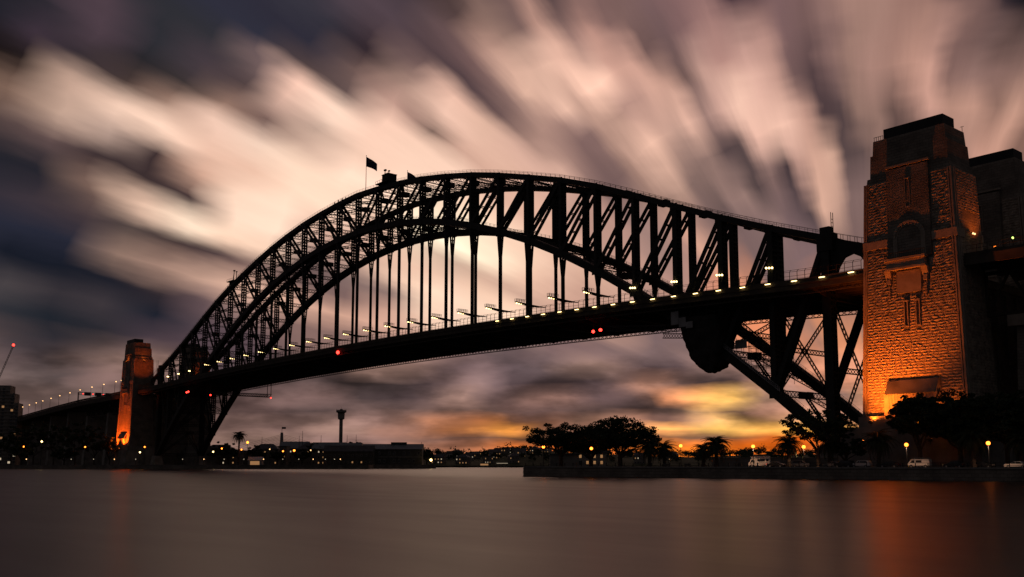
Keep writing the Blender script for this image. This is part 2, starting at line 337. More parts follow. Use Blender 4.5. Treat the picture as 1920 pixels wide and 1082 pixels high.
FLAGR = mat('flag_red', (.3, .015, .02), .8)
FLAGW = mat('flag_white', (.6, .6, .6), .8)
def lit(name, c, s): return mat(name, (.3, .3, .3), emit=c, es=s)
L_YEL = lit('lit_lamp_yellow', (1, .7, .27), 5.5)
L_WARM = lit('lit_lamp_warm', (1, .55, .22), 2.6)
L_SOD = lit('lit_lamp_sodium', (1, .2, .02), 7.)
L_RED = lit('lit_lamp_red', (1, .03, .02), 7.)
L_GRN = lit('lit_lamp_green', (.6, .9, .15), 5.)
L_WIN = lit('lit_window', (1, .5, .2), .3)
L_WINW = lit('lit_window_white', (1, .8, .55), .5)
L_TAIL = lit('lit_tail_lamp', (1, .04, .03), 3.)
# ------------------------------------------------------------------ water and ground
def water_mat():
    m = bpy.data.materials.new('harbour_water'); m.use_nodes = True; t = m.node_tree; b = t.nodes['Principled BSDF']
    b.inputs['Base Color'].default_value = (.03, .027, .024, 1); b.inputs['Roughness'].default_value = .27; b.inputs['IOR'].default_value = 1.42; b.inputs['Specular Tint'].default_value = (1, .82, .66, 1)
    tc = t.nodes.new('ShaderNodeTexCoord'); mp = t.nodes.new('ShaderNodeMapping'); t.links.new(tc.outputs['Object'], mp.inputs['Vector'])
    mp.inputs['Rotation'].default_value = (0, 0, -YAW); mp.inputs['Scale'].default_value = (.05, .2, .1)
    n = t.nodes.new('ShaderNodeTexNoise'); n.inputs['Scale'].default_value = 1; n.inputs['Detail'].default_value = 4; t.links.new(mp.outputs[0], n.inputs['Vector'])
    bp = t.nodes.new('ShaderNodeBump'); bp.inputs['Strength'].default_value = .12; bp.inputs['Distance'].default_value = .3
    t.links.new(n.outputs[0], bp.inputs['Height']); t.links.new(bp.outputs[0], b.inputs['Normal'])
    b.inputs['Roughness'].default_value = .4
    b2 = t.nodes.new('ShaderNodeBsdfPrincipled')                  # calmer slicks between the choppier patches
    for k in ('Base Color', 'IOR', 'Specular Tint'): b2.inputs[k].default_value = b.inputs[k].default_value
    b2.inputs['Roughness'].default_value = .28; t.links.new(bp.outputs[0], b2.inputs['Normal'])
    mx = t.nodes.new('ShaderNodeMixShader'); r = t.nodes.new('ShaderNodeMapRange'); r.inputs[1].default_value = .3; r.inputs[2].default_value = .7; r.inputs[3].default_value = .35; r.inputs[4].default_value = .75
    t.links.new(n.outputs[0], r.inputs[0]); t.links.new(r.outputs[0], mx.inputs[0]); t.links.new(b.outputs[0], mx.inputs[1]); t.links.new(b2.outputs[0], mx.inputs[2])
    t.links.new(mx.outputs[0], t.nodes['Material Output'].inputs['Surface'])
    return m
w = MB(); w.add([(-9000, -9000, 0), (9000, -9000, 0), (9000, 9000, 0), (-9000, 9000, 0)], [(0, 1, 2, 3)])
struct(w.build('harbour_water', water_mat()))

# ------------------------------------------------------------------ the arch bridge
PN = 503 / 28
NX = [-251.5 + PN * i for i in range(29)]
_tx = [0, 25, 50, 77, 98, 117, 135, 153, 180, 211, 232, 244, 251.5]
_tz = [134, 132.9, 130.4, 126, 121.5, 116.4, 111.3, 105.9, 95, 82, 74, 69.8, 67.2]
def ztop(X): return float(np.interp(abs(X), _tx, _tz)) - 1.0
def zlow(X): return 114.3 - .00166 * X * X
def zdeck(X):
    if X < -251.5: return float(np.interp(-X, [251.5, 306, 394, 466, 577, 646, 760], [53.7, 52.8, 51.7, 49.5, 45.4, 42.7, 38.5]))
    if X > 251.5: return 53.7
    return 58.3 - 4.6 * (X / 251.5) ** 2
bridge = thing('arch_bridge', 'huge dark steel arch bridge spanning the harbour between the stone pylons', 'bridge', (0, 0, 0))
HW = 1.5                                                        # half width of a truss across the bridge
def chord(name, zf, ty, dep):
    b = MB(); P = [(x, zf(x)) for x in NX]; n = len(P)
    for k in range(n):
        x, z = P[k]; a = P[max(k - 1, 0)]; c = P[min(k + 1, n - 1)]
        t = Vector((c[0] - a[0], 0, c[1] - a[1])).normalized(); nn = Vector((-t.z, 0, t.x)) * (dep / 2)
        if k == 0: t0 = []
        for dy, s in ((-HW, -1), (HW, -1), (HW, 1), (-HW, 1)): t0.append((x + nn.x * s, ty + dy, z + nn.z * s))
    fs = []
    for k in range(n - 1):
        for j in range(4): fs.append((4 * k + j, 4 * k + (j + 1) % 4, 4 * k + 4 + (j + 1) % 4, 4 * k + 4 + j))
    fs += [(3, 2, 1, 0), tuple(4 * (n - 1) + j for j in range(4))]
    b.add(t0, fs)
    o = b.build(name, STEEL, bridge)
    gm = MB().box(-1.5, 1.5, -.06, .06, -dep * .62, dep * .42).mesh('gusset_plate', STEEL)     # gusset plates at the joints
    for k in range(n):
        for sy in (-1, 1): link('gusset_plate', gm, o, (P[k][0], ty + sy * (HW + .03), P[k][1]))
    return o
for ty in (-15, 15):
    chord('top_chord', ztop, ty, 1.9); chord('bottom_chord', zlow, ty, 2.6)
    for i, x in enumerate(NX):                                  # posts: three plates tied by battens
        z0, z1 = zlow(x), ztop(x); b = MB(); wx = 1.25 if 3 < i < 25 else 1.7
        if i in (0, 28): z0 = 8; wx = 2.6
        for dy in (-1.3, 0, 1.3): b.box(x - wx / 2, x + wx / 2, ty + dy - .17, ty + dy + .17, z0, z1)
        z = z0 + 1.5
        while z < z1 - 1:
            b.box(x - wx / 2 - .03, x - wx / 2 + .12, ty - 1.3, ty + 1.3, z, z + .55); b.box(x + wx / 2 - .12, x + wx / 2 + .03, ty - 1.3, ty + 1.3, z, z + .55)
            z += 1.55
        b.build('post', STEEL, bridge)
    for i in range(28):                                         # diagonals fall towards the crown's foot, mirrored at mid-span
        a, c = (i, i + 1) if i >= 14 else (i + 1, i)
        p, q = Vector((NX[a], ty, zlow(NX[a]))), Vector((NX[c], ty, ztop(NX[c]))); b = MB()
        d = (q - p); L = d.length; d.normalize(); upv = Vector((-d.z, 0, d.x))
        for dy in (-1.25, 1.25):
            o = Vector((0, dy, 0)); b.beam(p + o, q + o, .34, 1.45, upv)
        k = 4.0
        while k < L - 3:
            c0 = p + d * k
            for sg in (-1, 1): b.beam(c0 + Vector((0, -1.25, 0)) + upv * (.66 * sg), c0 + Vector((0, 1.25, 0)) + upv * (.66 * sg), .4, .1, upv)
            k += 5.2
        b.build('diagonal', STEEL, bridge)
    for i, x in enumerate(NX):                                  # hangers carry the deck where the arch is above it
        zt, zb = zlow(x) - 1.0, zdeck(x) - 2.0
        if zt < zb + 4: continue
        b = MB(); vl = min(9.5, (zt - zb) * .3)
        for sg in (-1, 1):
            b.beam((x, ty + .36 * sg, zb), (x, ty + .36 * sg, zt - vl), .3, 1.0, (1, 0, 0))
            b.beam((x, ty + .4 * sg, zt - vl - .1), (x, ty + 1.3 * sg, zt), .3, 1.0, (1, 0, 0))
        b.box(x - .12, x + .12, ty - .3, ty + .3, zb, zt - vl)
        b.beam((x, ty, zt - vl), (x, ty, zt), .22, .8, (1, 0, 0))
        for k in range(3):
            f = .25 + .25 * k; zz = zt - vl + vl * f; hw = .4 + .9 * f
            b.box(x - .45, x + .45, ty - hw, ty + hw, zz - .2, zz + .2)
        b.build('hanger', STEEL, bridge)
    r = MB()                                                    # climbers' handrails on the chords
    for zf, off in ((ztop, .95), (zlow, 1.3)):
        for sy in (-1, 1):
            for k in range(28):
                for j in range(7):
                    f0, f1 = j / 7, (j + 1) / 7
                    A = Vector((NX[k] + PN * f0, ty + sy * 1.3, zf(NX[k]) * (1 - f0) + zf(NX[k + 1]) * f0 + off))
                    B = Vector((NX[k] + PN * f1, ty + sy * 1.3, zf(NX[k]) * (1 - f1) + zf(NX[k + 1]) * f1 + off))
                    up = Vector((0, 0, 1.15)); r.beam(A, A + up, .07, .07, (1, 0, 0)); r.beam(A + up, B + up, .07, .07); r.beam(A + up * .55, B + up * .55, .05, .05)
    r.build('handrail', STEEL, bridge, fix=False)
# lateral bracing between the two trusses: lattice struts and K braces at both chord levels
for zf, nm in ((ztop, 'top'), (zlow, 'low')):
    for i, x in enumerate(NX):
        if nm == 'low' and abs(zf(x) - zdeck(x)) < 7: continue
        if nm == 'top' and i in (0, 28): pass
        b = MB(); z = zf(x)
        b.lattice((x, -13.6, z), (x, 13.6, z), 1.7, bar=.3, pitch=1.7, double=True, width=.5)
        o = b.build('cross_strut', STEEL, bridge, fix=False)
        MB().box(x - 1.7, x + 1.7, -1.5, 1.5, z - 1.0, z + .9).build('gusset', STEEL, o)
        if i < 28:
            x2 = NX[i + 1]; z2 = zf(x2)
            if nm == 'low' and abs(z2 - zdeck(x2)) < 7: continue
            for sy in (-1, 1):
                b = MB()
                if i >= 14: A, B = (x2, sy * 13.6, z2), (x, sy * .6, z)
                else: A, B = (x, sy * 13.6, z), (x2, sy * .6, z2)
                b.lattice(A, B, 1.1, bar=.26, pitch=1.5, double=True, width=.5)
                b.build('lateral_brace', STEEL, bridge, fix=False)
            b = MB(); xm = (x + x2) / 2; zm = (z + z2) / 2
            b.lattice((xm, -13.6, zm), (xm, 13.6, zm), .7, bar=.2, pitch=1.4); b.build('sub_strut', STEEL, bridge, fix=False)
# portal bracing under the deck at both ends of the arch
for e in (0, 1, 2, 26, 27, 28):
    x = NX[e]; z0, z1 = zlow(x) + 1, zdeck(x) - 5
    if e in (0, 28): z0 = 10
    if z1 - z0 < 8: continue
    b = MB(); zm = (z0 + z1) / 2
    b.lattice((x, -13.6, z0), (x, 0, zm), 1.3, bar=.28, pitch=1.6, double=True); b.lattice((x, 13.6, z0), (x, 0, zm), 1.3, bar=.28, pitch=1.6, double=True)
    b.lattice((x, -13.6, z1), (x, 0, zm), 1.3, bar=.28, pitch=1.6, double=True); b.lattice((x, 13.6, z1), (x, 0, zm), 1.3, bar=.28, pitch=1.6, double=True)
    b.lattice((x, -13.6, zm), (x, 13.6, zm), 1.4, bar=.3, pitch=1.6, double=True)
    b.build('sway_frame', STEEL, bridge, fix=False)
# deck
XS = list(np.linspace(-268, 268, 61))
def strip(y0, y1, t0, t1, xs=XS):       # solid strip following the deck: top at zdeck-t0, underside at zdeck-t1
    b = MB(); vs = []; fs = []
    for x in xs:
        z = zdeck(x); vs += [(x, y0, z - t1), (x, y1, z - t1), (x, y1, z - t0), (x, y0, z - t0)]
    for k in range(len(xs) - 1):
        for j in range(4): fs.append((4 * k + j, 4 * k + (j + 1) % 4, 4 * k + 4 + (j + 1) % 4, 4 * k + 4 + j))
    fs += [(3, 2, 1, 0), tuple(4 * (len(xs) - 1) + j for j in range(4))]
    return b.add(vs, fs)
slab = strip(-24.0, 24.0, 0, .7).build('deck_slab', STEEL2, bridge)
strip(-12.6, 12.6, -.05, -.01).build('roadway', ROAD, slab)
for s in (-1, 1):
    strip(*sorted((s * 24.02, s * 24.5)), -.3, 2.7).build('fascia_girder', STEEL2, bridge)
    strip(*sorted((s * 24.5, s * 24.72)), .9, 1.25).build('fascia_flange', STEEL2, bridge)
for y in (-21.5, -18.3, -11, -7.3, -3.7, 0, 3.7, 7.3, 11, 18.3, 21.5):
    strip(y - .25, y + .25, .7, 2.6).build('stringer', STEEL2, bridge)
for i in range(57):
    x = -251.5 + i * PN / 2; z = zdeck(x); b = MB(); m = i % 2 == 0
    dm, de = (4.6, 2.6) if m else (3.2, 2.6)
    b.prism([(-24, z - .75), (24, z - .75), (24, z - de), (14, z - dm), (-14, z - dm), (-24, z - de)], 'x', x - .2, x + .2)
    b.box(x - .6, x + .6, -14, 14, z - dm - .18, z - dm)
    b.build('cross_girder', STEEL2, bridge)
for y in (-23.2, 23.4):                  # runway lattice for the maintenance trolleys under the deck edges
    b = MB()
    for k in range(60):
        x0, x1 = XS[k], XS[k + 1]; b.lattice((x0, y, zdeck(x0) - 3.2), (x1, y, zdeck(x1) - 3.2), 1.3, bar=.3, pitch=2.2, double=True, width=.4)
    b.build('trolley_runway', STEEL2, bridge, fix=False)
for s in (-1, 1):                        # footway fence with posts that curve inwards at the top
    b = MB(); xs = np.arange(-266, 267, 2.4)
    for x in xs:
        z = zdeck(x); b.box(x - .06, x + .06, s * 24.3 - .06, s * 24.3 + .06, z, z + 2.6)
        b.beam((x, s * 24.3, z + 2.55), (x, s * 23.5, z + 3.15), .1, .1)
    for k in range(len(xs) - 1):
        for h, yy in ((.5, 24.3), (1.3, 24.3), (2.5, 24.3), (3.1, 23.55)):
            b.beam((xs[k], s * yy, zdeck(xs[k]) + h), (xs[k + 1], s * yy, zdeck(xs[k + 1]) + h), .07, .08)
    b.build('footway_fence', STEEL2, bridge, fix=False)
    b = MB()
    for k in range(60):
        b.beam((XS[k], s * 13.2, zdeck(XS[k]) + .9), (XS[k + 1], s * 13.2, zdeck(XS[k + 1]) + .9), .12, .12); b.box(XS[k] - .1, XS[k] + .1, s * 13.2 - .08, s * 13.2 + .08, zdeck(XS[k]), zdeck(XS[k]) + .9)
    b.build('roadside_rail', STEEL2, bridge, fix=False)
# lighting arms on the hangers, each with a caged lamp box at its outer end
def light_arm(x, s, z, nl):
    y0, y1 = s * 22.4, s * 7.0; ym = s * 15; b = MB()
    b.add([(x - .45, y0, z + .5), (x + .45, y0, z + .5), (x + .45, ym, z + .0), (x - .45, ym, z + .0), (x - .45, y0, z + .1), (x + .45, y0, z + .1), (x + .45, ym, z - .9), (x - .45, ym, z - .9)], MB.BF)
    b.add([(x - .4, ym, z), (x + .4, ym, z), (x + .15, y1, z - .25), (x - .15, y1, z - .25), (x - .4, ym, z - .9), (x + .4, ym, z - .9), (x + .15, y1, z - .4), (x - .15, y1, z - .4)], MB.BF)
    arm = b.build('lighting_arm', STEEL, bridge)
    c = MB(); ya = s * 17.6
    for xx in (x - .5, x + .5):
        for k in range(5):
            yy = y0 + (ya - y0) * k / 4; c.box(xx - .05, xx + .05, yy - .05, yy + .05, z + .4, z + 1.5)
        c.beam((xx, y0, z + 1.5), (xx, ya, z + 1.5), .09, .09); c.beam((xx, y0, z + 1.0), (xx, ya, z + 1.0), .07, .07)
    c.build('cage_rail', STEEL, arm)
    for k in range(nl):
        yy = s * (21.9 - 1.15 * k); l = MB(); l.ball((x, yy, z - .15), .3, 8, 5); l.build('lamp', L_YEL, arm)
    return arm
for i in range(4, 24):
    x = NX[i]
    if zlow(x) - zdeck(x) > 8:
        light_arm(x, -1, zdeck(x) + 6.2, 4); light_arm(x, 1, zdeck(x) + 6.2, 2)
for i in (1, 2, 3, 24, 25, 26, 27):      # where the truss itself stands beside the road the lamps sit on the posts
    x = NX[i]; z = zdeck(x) + 6.4
    for s in (-1, 1):
        b = MB(); b.box(x - .9, x + .9, s * 16.4 - .3, s * 16.4 + .3, z - .6, z - .2); b.box(x - .1, x + .1, s * 16.0, s * 16.6, z - 1.6, z)
        br = b.build('lamp_bracket', STEEL, bridge)
        for k in range(3): MB().ball((x - 1.0 + k, s * 16.9, z - .2 - .12 * k), .32, 8, 5).build('lamp', L_YEL, br)
for k, x in enumerate(list(np.arange(118, 268, 8.6))):            # footway lamps below the fascia, near side
    b = MB(); z = zdeck(x) - .1
    b.box(x - .9, x + .9, -25.2, -24.75, z - .1, z + .12); fx = b.build('footway_lamp', STEEL2, bridge)
    MB().box(x - .8, x + .8, -25.15, -24.8, z - .28, z - .11).build('lamp', L_YEL, fx)
for X, y, z in ((164.0, -20, 48.6), (167.5, -20, 48.8), (0, -24.9, 55.4), (-180.5, -24.9, 46.7), (-178, -24.9, 46.9)):
    b = MB(); b.box(X - .1, X + .1, y - .1, y + .1, z + .3, zdeck(X) - 2.5); st = b.build('navigation_light', STEEL2, bridge)
    MB().ball((X, y, z), .55 if abs(X) > 1 else .8, 8, 6).build('red_lamp', L_RED, st)
# maintenance trolleys hung below the deck
def trolley(x, w, label):
    t = thing('maintenance_trolley', label, 'trolley', (x, 0, zdeck(x) - 11))
    b = MB()
    b.lattice((-w / 2, -20, 0), (-w / 2, 20, 0), 1.6, bar=.25, pitch=1.6, double=True); b.lattice((w / 2, -20, 0), (w / 2, 20, 0), 1.6, bar=.25, pitch=1.6, double=True)
    b.box(-w / 2, w / 2, -20, 20, -.95, -.8); b.build('platform', STEEL2, t, fix=False)
    b = MB()
    for sx in (-1, 1):
        for y in (-19.5, 19.5): b.beam((sx * w / 2, y, -.5), (sx * w / 2, y, 8), .3, .3, (1, 0, 0))
    b.build('hanger_frame', STEEL2, t)
    for y in (-19.5, 19.5): MB().ball((w / 2, y, -1.4), .45, 8, 5).build('red_lamp', L_RED, t)
    return t
trolley(-160, 5, 'dark lattice maintenance trolley hanging under the deck near the far pylon')
# curved end brackets between the end posts and the pylons, portal tops
for sx in (-1, 1):
    for ty in (-15, 15):
        b = MB(); pts = [(252.4, 66.4), (268.6, 61.0), (268.6, 54.3), (263.9, 54.3), (263.7, 55.6), (262.9, 57.8), (261.7, 59.4), (259.4, 60.6), (256.9, 59.9), (255.2, 57.6), (254.5, 55.8), (254.2, 54.3), (252.4, 54.3)]
        b.prism([(sx * u, v) for u, v in pts], 'y', ty - .4, ty + .4); br = b.build('end_bracket', STEEL, bridge)
        c = MB()
        for k in range(8):
            xx = 253 + k * 2.1; zz = 66.3 - (xx - 252.4) * .333
            for yy in (-1.2, 1.2): c.box(*sorted((sx * (xx - .05), sx * (xx + .05))), ty + yy - .05, ty + yy + .05, zz, zz + 1.5)
        for yy in (-1.2, 1.2): c.beam((sx * 252.6, ty + yy, 67.8), (sx * 268.4, ty + yy, 62.5), .08, .08)
        c.build('handrail', STEEL, br)
        p = MB(); p.box(*sorted((sx * 249.2, sx * 253.9)), ty - 1.7, ty + 1.7, 62.5, 67.6); p.box(*sorted((sx * 250, sx * 253)), ty - 1.2, ty + 1.2, 67.6, 69.4); p.build('portal_cap', STEEL, bridge)
        l = MB()
        for k in range(15): l.box(*sorted((sx * 254.1, sx * 254.2)), ty - 1.9, ty - 1.0, 57 + k, 57.12 + k)
        for yy in (-1.95, -.95): l.box(*sorted((sx * 254.1, sx * 254.25)), ty + yy - .06, ty + yy + .06, 55, 73)
        l.build('ladder', STEEL, bridge)
        MB().frus(tuple(sorted((sx * 247.5, sx * 257.5))) + (ty - 3, ty + 3, 2.4), tuple(sorted((sx * 249, sx * 255.5))) + (ty - 2, ty + 2, 8.6)).build('bearing_block', CONC, bridge)
# things standing on the arch
def creeper(x, ty, label, hut):
    z = ztop(x) + .95; t = thing('maintenance_crane', label, 'crane', (x, ty, z)); b = MB()
    b.box(-4.5, 4.5, -3, 3, .35, .75); b.box(-4.2, -3.6, -1.4, 1.4, -1.2, .35); b.box(3.6, 4.2, -1.4, 1.4, -1.2, .35)
    for k in range(6): b.box(-4.5 + k * 1.8 - .05, -4.5 + k * 1.8 + .05, -3, -2.9, .75, 1.9)
    b.beam((-4.5, -2.95, 1.9), (4.5, -2.95, 1.9), .08, .08); b.build('platform', STEEL, t)
    if hut:
        h = MB().box(.2, 5.2, -2.4, 2.4, .75, 3.9).build('hut', STEEL, t); MB().box(0, 5.4, -2.6, 2.6, 3.9, 4.2).build('roof', STEEL, h)
    m = MB(); m.beam((-1.4, -.6, .7), (-.9, 0, 7), .25, .25); m.beam((-.4, -.6, .7), (-.9, 0, 7), .25, .25); m.box(-1.6, -.2, -.4, .4, 6.9, 7.6); m.build('mast', STEEL, t)
    m = MB(); m.box(2.2, 2.5, -.15, .15, .75, 6.2); m.box(1.8, 2.9, -.3, .3, 5.9, 6.4); m.build('mast', STEEL, t)
    return t
creeper(24, -15, 'dark maintenance crane with a hut on the crown of the arch', True)
creeper(-139, -15, 'small maintenance crane perched on the far slope of the arch', False)
def flagpole(x, ty, zt, label, wav):
    z = ztop(x) + .9; t = thing('flagpole', label, 'flag', (x, ty, z)); h = zt - z
    b = MB(); b.cyl((0, 0, -.1), (0, 0, h), .17, .1, 8); b.ball((0, 0, h + .1), .2, 6, 4); b.build('pole', DARK, t)
    W, H, n = 5.2, 4.8, 12; P = []
    dirx = Vector((RT[0], RT[1], 0))
    def pt(u, v, o=0.):
        sag = 3.4 * u ** 1.25; p = dirx * (W * u) + Vector((FW[0], FW[1], 0)) * (.35 * math.sin(u * 7 + wav) - o)
        return (p.x, p.y, h - .5 - H * v * (1 - .22 * u) - sag)
    def patch(poly_u0, poly_u1, v0, v1, m, nm, par, o, nn=8):
        b = MB(); vs = []
        for k in range(nn + 1):
            u = poly_u0 + (poly_u1 - poly_u0) * k / nn; vs += [pt(u, v0, o), pt(u, v1, o)]
        b.add(vs, [(2 * k, 2 * k + 1, 2 * k + 3, 2 * k + 2) for k in range(nn)]); ob = b.build(nm, m, par)
        md = ob.modifiers.new('thick', 'SOLIDIFY'); md.thickness = .03; return ob
    f = patch(0, 1, 0, 1, FLAGB, 'flag', t, 0, n)
    patch(0, .5, .22, .28, FLAGW, 'cross', f, .06); patch(0, .5, .235, .265, FLAGR, 'cross', f, .1)
    patch(.22, .28, 0, .5, FLAGW, 'cross', f, .06, 2); patch(.235, .265, 0, .5, FLAGR, 'cross', f, .1, 2)
    for su, sv, sr in ((.25, .75, .06), (.75, .2, .035), (.75, .8, .035), (.64, .45, .03), (.86, .4, .03), (.8, .55, .02)):
        b = MB(); c = Vector(pt(su, sv, .07)); vs = [c]
        for k in range(14):
            rr = (sr if k % 2 else sr * .45) * 5; a = 2 * math.pi * k / 14; vs.append(c + dirx * (rr * math.cos(a)) + Vector((0, 0, rr * math.sin(a))))
        b.add(vs, [(0, 1 + k, 1 + (k + 1) % 14) for k in range(14)]); b.build('star', FLAGW, f, fix=False)
    return t
flagpole(6.2, -15, 151.3, 'tall flagpole with dark blue flag on the near side of the arch', 0)
flagpole(-2.8, 15, 152.0, 'flag half hidden behind the crown on the far side of the arch', 1.2)
# black shrink-wrapped scaffold hanging at the foot of the near truss
sc = thing('scaffold_enclosure', 'black wrapped scaffold bulging below the near end of the arch', 'scaffold', (208, -15, 30))
prof = [(-9.6, 18.5), (-9.2, 13), (-7.4, 8), (-4.6, 4), (-.8, 1.6), (3.2, .9), (6.4, 2.2), (8.6, 5.2), (9.6, 9.5), (9.8, 18.5)]
b = MB(); vs = []; ny = 9
for j in range(ny):
    v = -1 + 2 * j / (ny - 1); sh = math.sqrt(max(0, 1 - abs(v) ** 3)) * .75 + .25
    for (u, z) in prof: vs.append((1.2 + .8 * u * (.55 + .45 * sh) + .5 * math.sin(j * 2.1 + z), v * 6.2, 18.5 - (18.5 - z) * sh + .25 * math.sin(u * 1.3 + j)))
npf = len(prof)
b.add(vs, [(j * npf + k, j * npf + k + 1, (j + 1) * npf + k + 1, (j + 1) * npf + k) for j in range(ny - 1) for k in range(npf - 1)] + [tuple(range(npf)), tuple((ny - 1) * npf + k for k in range(npf))])
nn = b.build('netting', NET, sc, smooth=True); nn.modifiers.new('sub', 'SUBSURF').levels = 2; nn.modifiers['sub'].render_levels = 3; tx = bpy.data.textures.new('folds', 'CLOUDS'); tx.noise_scale = 2.6; dm_ = nn.modifiers.new('folds', 'DISPLACE'); dm_.texture = tx; dm_.strength = 2.2; dm_.texture_coords = 'LOCAL'
b = MB()
for k in range(7):
    for y in (-6.6, 6.6): b.cyl((-9 + 3 * k, y, 14), (-9 + 3 * k, y, 24), .09, .09, 5)
for z in (15, 17, 19, 21, 23):
    for y in (-6.6, 6.6): b.cyl((-10, y, z), (10.5, y, z), .08, .08, 5)
b.build('scaffold_tubes', DARK, sc)
for (u0, u1, z0, z1) in ((-7.6, -4.6, 16.6, 20.8), (-4.5, -1.8, 15.6, 18.6), (-1.7, .9, 15.0, 17.0)):
    MB().box(u0, u1, -7.1, -6.95, z0, z1).build('white_panel', WHITEP, sc)
b = MB(); b.lattice((-36, -6.8, 18.6), (-10, -6.8, 16.0), 1.6, bar=.25, pitch=1.2, double=True); b.lattice((-36, 22, 18.6), (-10, 22, 16), 1.6, bar=.25, pitch=1.2, double=True)
b.build('access_platform', DARK, sc, fix=False)
# scaffold cage and access stair on the near bottom chord under the deck
st = thing('chord_scaffold', 'grey tube scaffold with sheeted hut on the lower chord beneath the deck', 'scaffold', (222, -10, 33)); b = MB()
for k in range(6):
    for y in (-2.5, 0, 4, 8):
        z0 = zlow(222 - 4 + k * 2.6) - 33 + 1.5; b.cyl((-4 + k * 2.6, y, z0), (-4 + k * 2.6, y, 8.5 - k * .5), .07, .07, 5)
for z in range(0, 9, 2):
    for y in (-2.5, 0, 4, 8): b.cyl((-4, y, z), (9, y, z - .8), .07, .07, 5)
    for k in range(6): b.cyl((-4 + k * 2.6, -2.5, z), (-4 + k * 2.6, 8, z), .06, .06, 5)
b.build('tubes', DARK, st); MB().box(-4.2, 0, -2.9, -2.75, 5.2, 7.8).build('sheet', WHITEP, st)
b = MB(); xa, xb = -10, 14
b.beam((xa, -6.9, zlow(222 + xa) - 33 + 2.3), (xb, -6.9, zlow(222 + xb) - 33 + 2.3), .7, .12)
for dz in (.6, 1.2): b.beam((xa, -7.2, zlow(222 + xa) - 33 + 2.3 + dz), (xb, -7.2, zlow(222 + xb) - 33 + 2.3 + dz), .08, .08)
for k in range(40):
    f = k / 39; xx = xa + (xb - xa) * f; b.box(xx - .04, xx + .04, -7.24, -7.16, zlow(222 + xx) - 33 + 2.0, zlow(222 + xx) - 33 + 3.6)
b.build('stair', CHROME, st)

# climbers on the arch: one body grown over a posed skeleton, shared by the small group
def person_mesh():
    J = {'pel': (0, 0, .95, .13), 'che': (0, .02, 1.32, .15), 'nec': (0, .02, 1.5, .06), 'hea': (0, .04, 1.66, .1), 'top': (0, .03, 1.74, .08)}
    for s, n in ((-1, 'l'), (1, 'r')):
        J.update({n + 'sh': (s * .19, .02, 1.42, .065), n + 'el': (s * .27, -.02, 1.14, .05), n + 'wr': (s * .24, .14, .95, .035), n + 'ha': (s * .23, .22, .92, .04),
                  n + 'hi': (s * .1, 0, .9, .1), n + 'kn': (s * .12, .05 * s, .5, .065), n + 'an': (s * .13, -.04 * s, .09, .045), n + 'to': (s * .14, .12, .04, .045)})
    K = list(J); ed = [('pel', 'che'), ('che', 'nec'), ('nec', 'hea'), ('hea', 'top')]
    for n in 'lr': ed += [('che', n + 'sh'), (n + 'sh', n + 'el'), (n + 'el', n + 'wr'), (n + 'wr', n + 'ha'), ('pel', n + 'hi'), (n + 'hi', n + 'kn'), (n + 'kn', n + 'an'), (n + 'an', n + 'to')]
    m = bpy.data.meshes.new('person'); m.from_pydata([J[k][:3] for k in K], [(K.index(a), K.index(b)) for a, b in ed], [])
    o = link('person_tmp', m); md = o.modifiers.new('skin', 'SKIN')
    for i, k in enumerate(K): m.skin_vertices[0].data[i].radius = (J[k][3], J[k][3]); m.skin_vertices[0].data[i].use_root = (k == 'pel')
    o.modifiers.new('sub', 'SUBSURF').levels = 1; dg = bpy.context.evaluated_depsgraph_get(); dg.update()
    me = bpy.data.meshes.new_from_object(o.evaluated_get(dg)); bpy.data.objects.remove(o); me.materials.append(DARK); return me
pmesh = person_mesh()
def ztop_line(x):
    k = min(27, max(0, int((x + 251.5) / PN))); f = (x - NX[k]) / PN; return ztop(NX[k]) * (1 - f) + ztop(NX[k + 1]) * f
for k, x in enumerate((-24.5, -22.6, -20.4, -18.9, -17.0, -15.2, -13.4)):
    o = link('person', pmesh, None, (x, -15 + .4 * (-1) ** k, ztop_line(x) + .97)); o.rotation_euler = (0, 0, RAD(-95 + 12 * (k % 3))); o.scale = (1, 1, 1 + .02 * (k % 4))
    tag(o, f'{ORD[k]} climber from the left standing in dark clothes on the arch left of the flag', 'person', 'climbers on the arch')
# ------------------------------------------------------------------ stone pylons
def boolean(o, cutters):
    for c in cutters:
        co = c.build('cutter', STONE); md = o.modifiers.new('b', 'BOOLEAN'); md.operation = 'DIFFERENCE'; md.solver = 'EXACT'; md.object = co
        dg = bpy.context.evaluated_depsgraph_get(); dg.update()
        me = bpy.data.meshes.new_from_object(o.evaluated_get(dg)); o.modifiers.clear(); old = o.data; o.data = me; bpy.data.meshes.remove(old)
        bpy.data.objects.remove(co)
def arch_pts(x0, x1, z0, zs, n=12):
    r = (x1 - x0) / 2; c = (x0 + x1) / 2
    return [(x0, z0), (x1, z0)] + [(c + r * math.cos(math.pi * k / n), zs + r * math.sin(math.pi * k / n)) for k in range(n + 1)]
def hx(z): return 13.45 - (z - 13) * .0335          # half length and half depth of the battered shaft at height z
def hy(z): return 8.15 - (z - 13) * .0285
def fy(z): return -hy(z)                             # the face towards the harbour
AX = .45                                            # axis of the openings
block_meshes = []
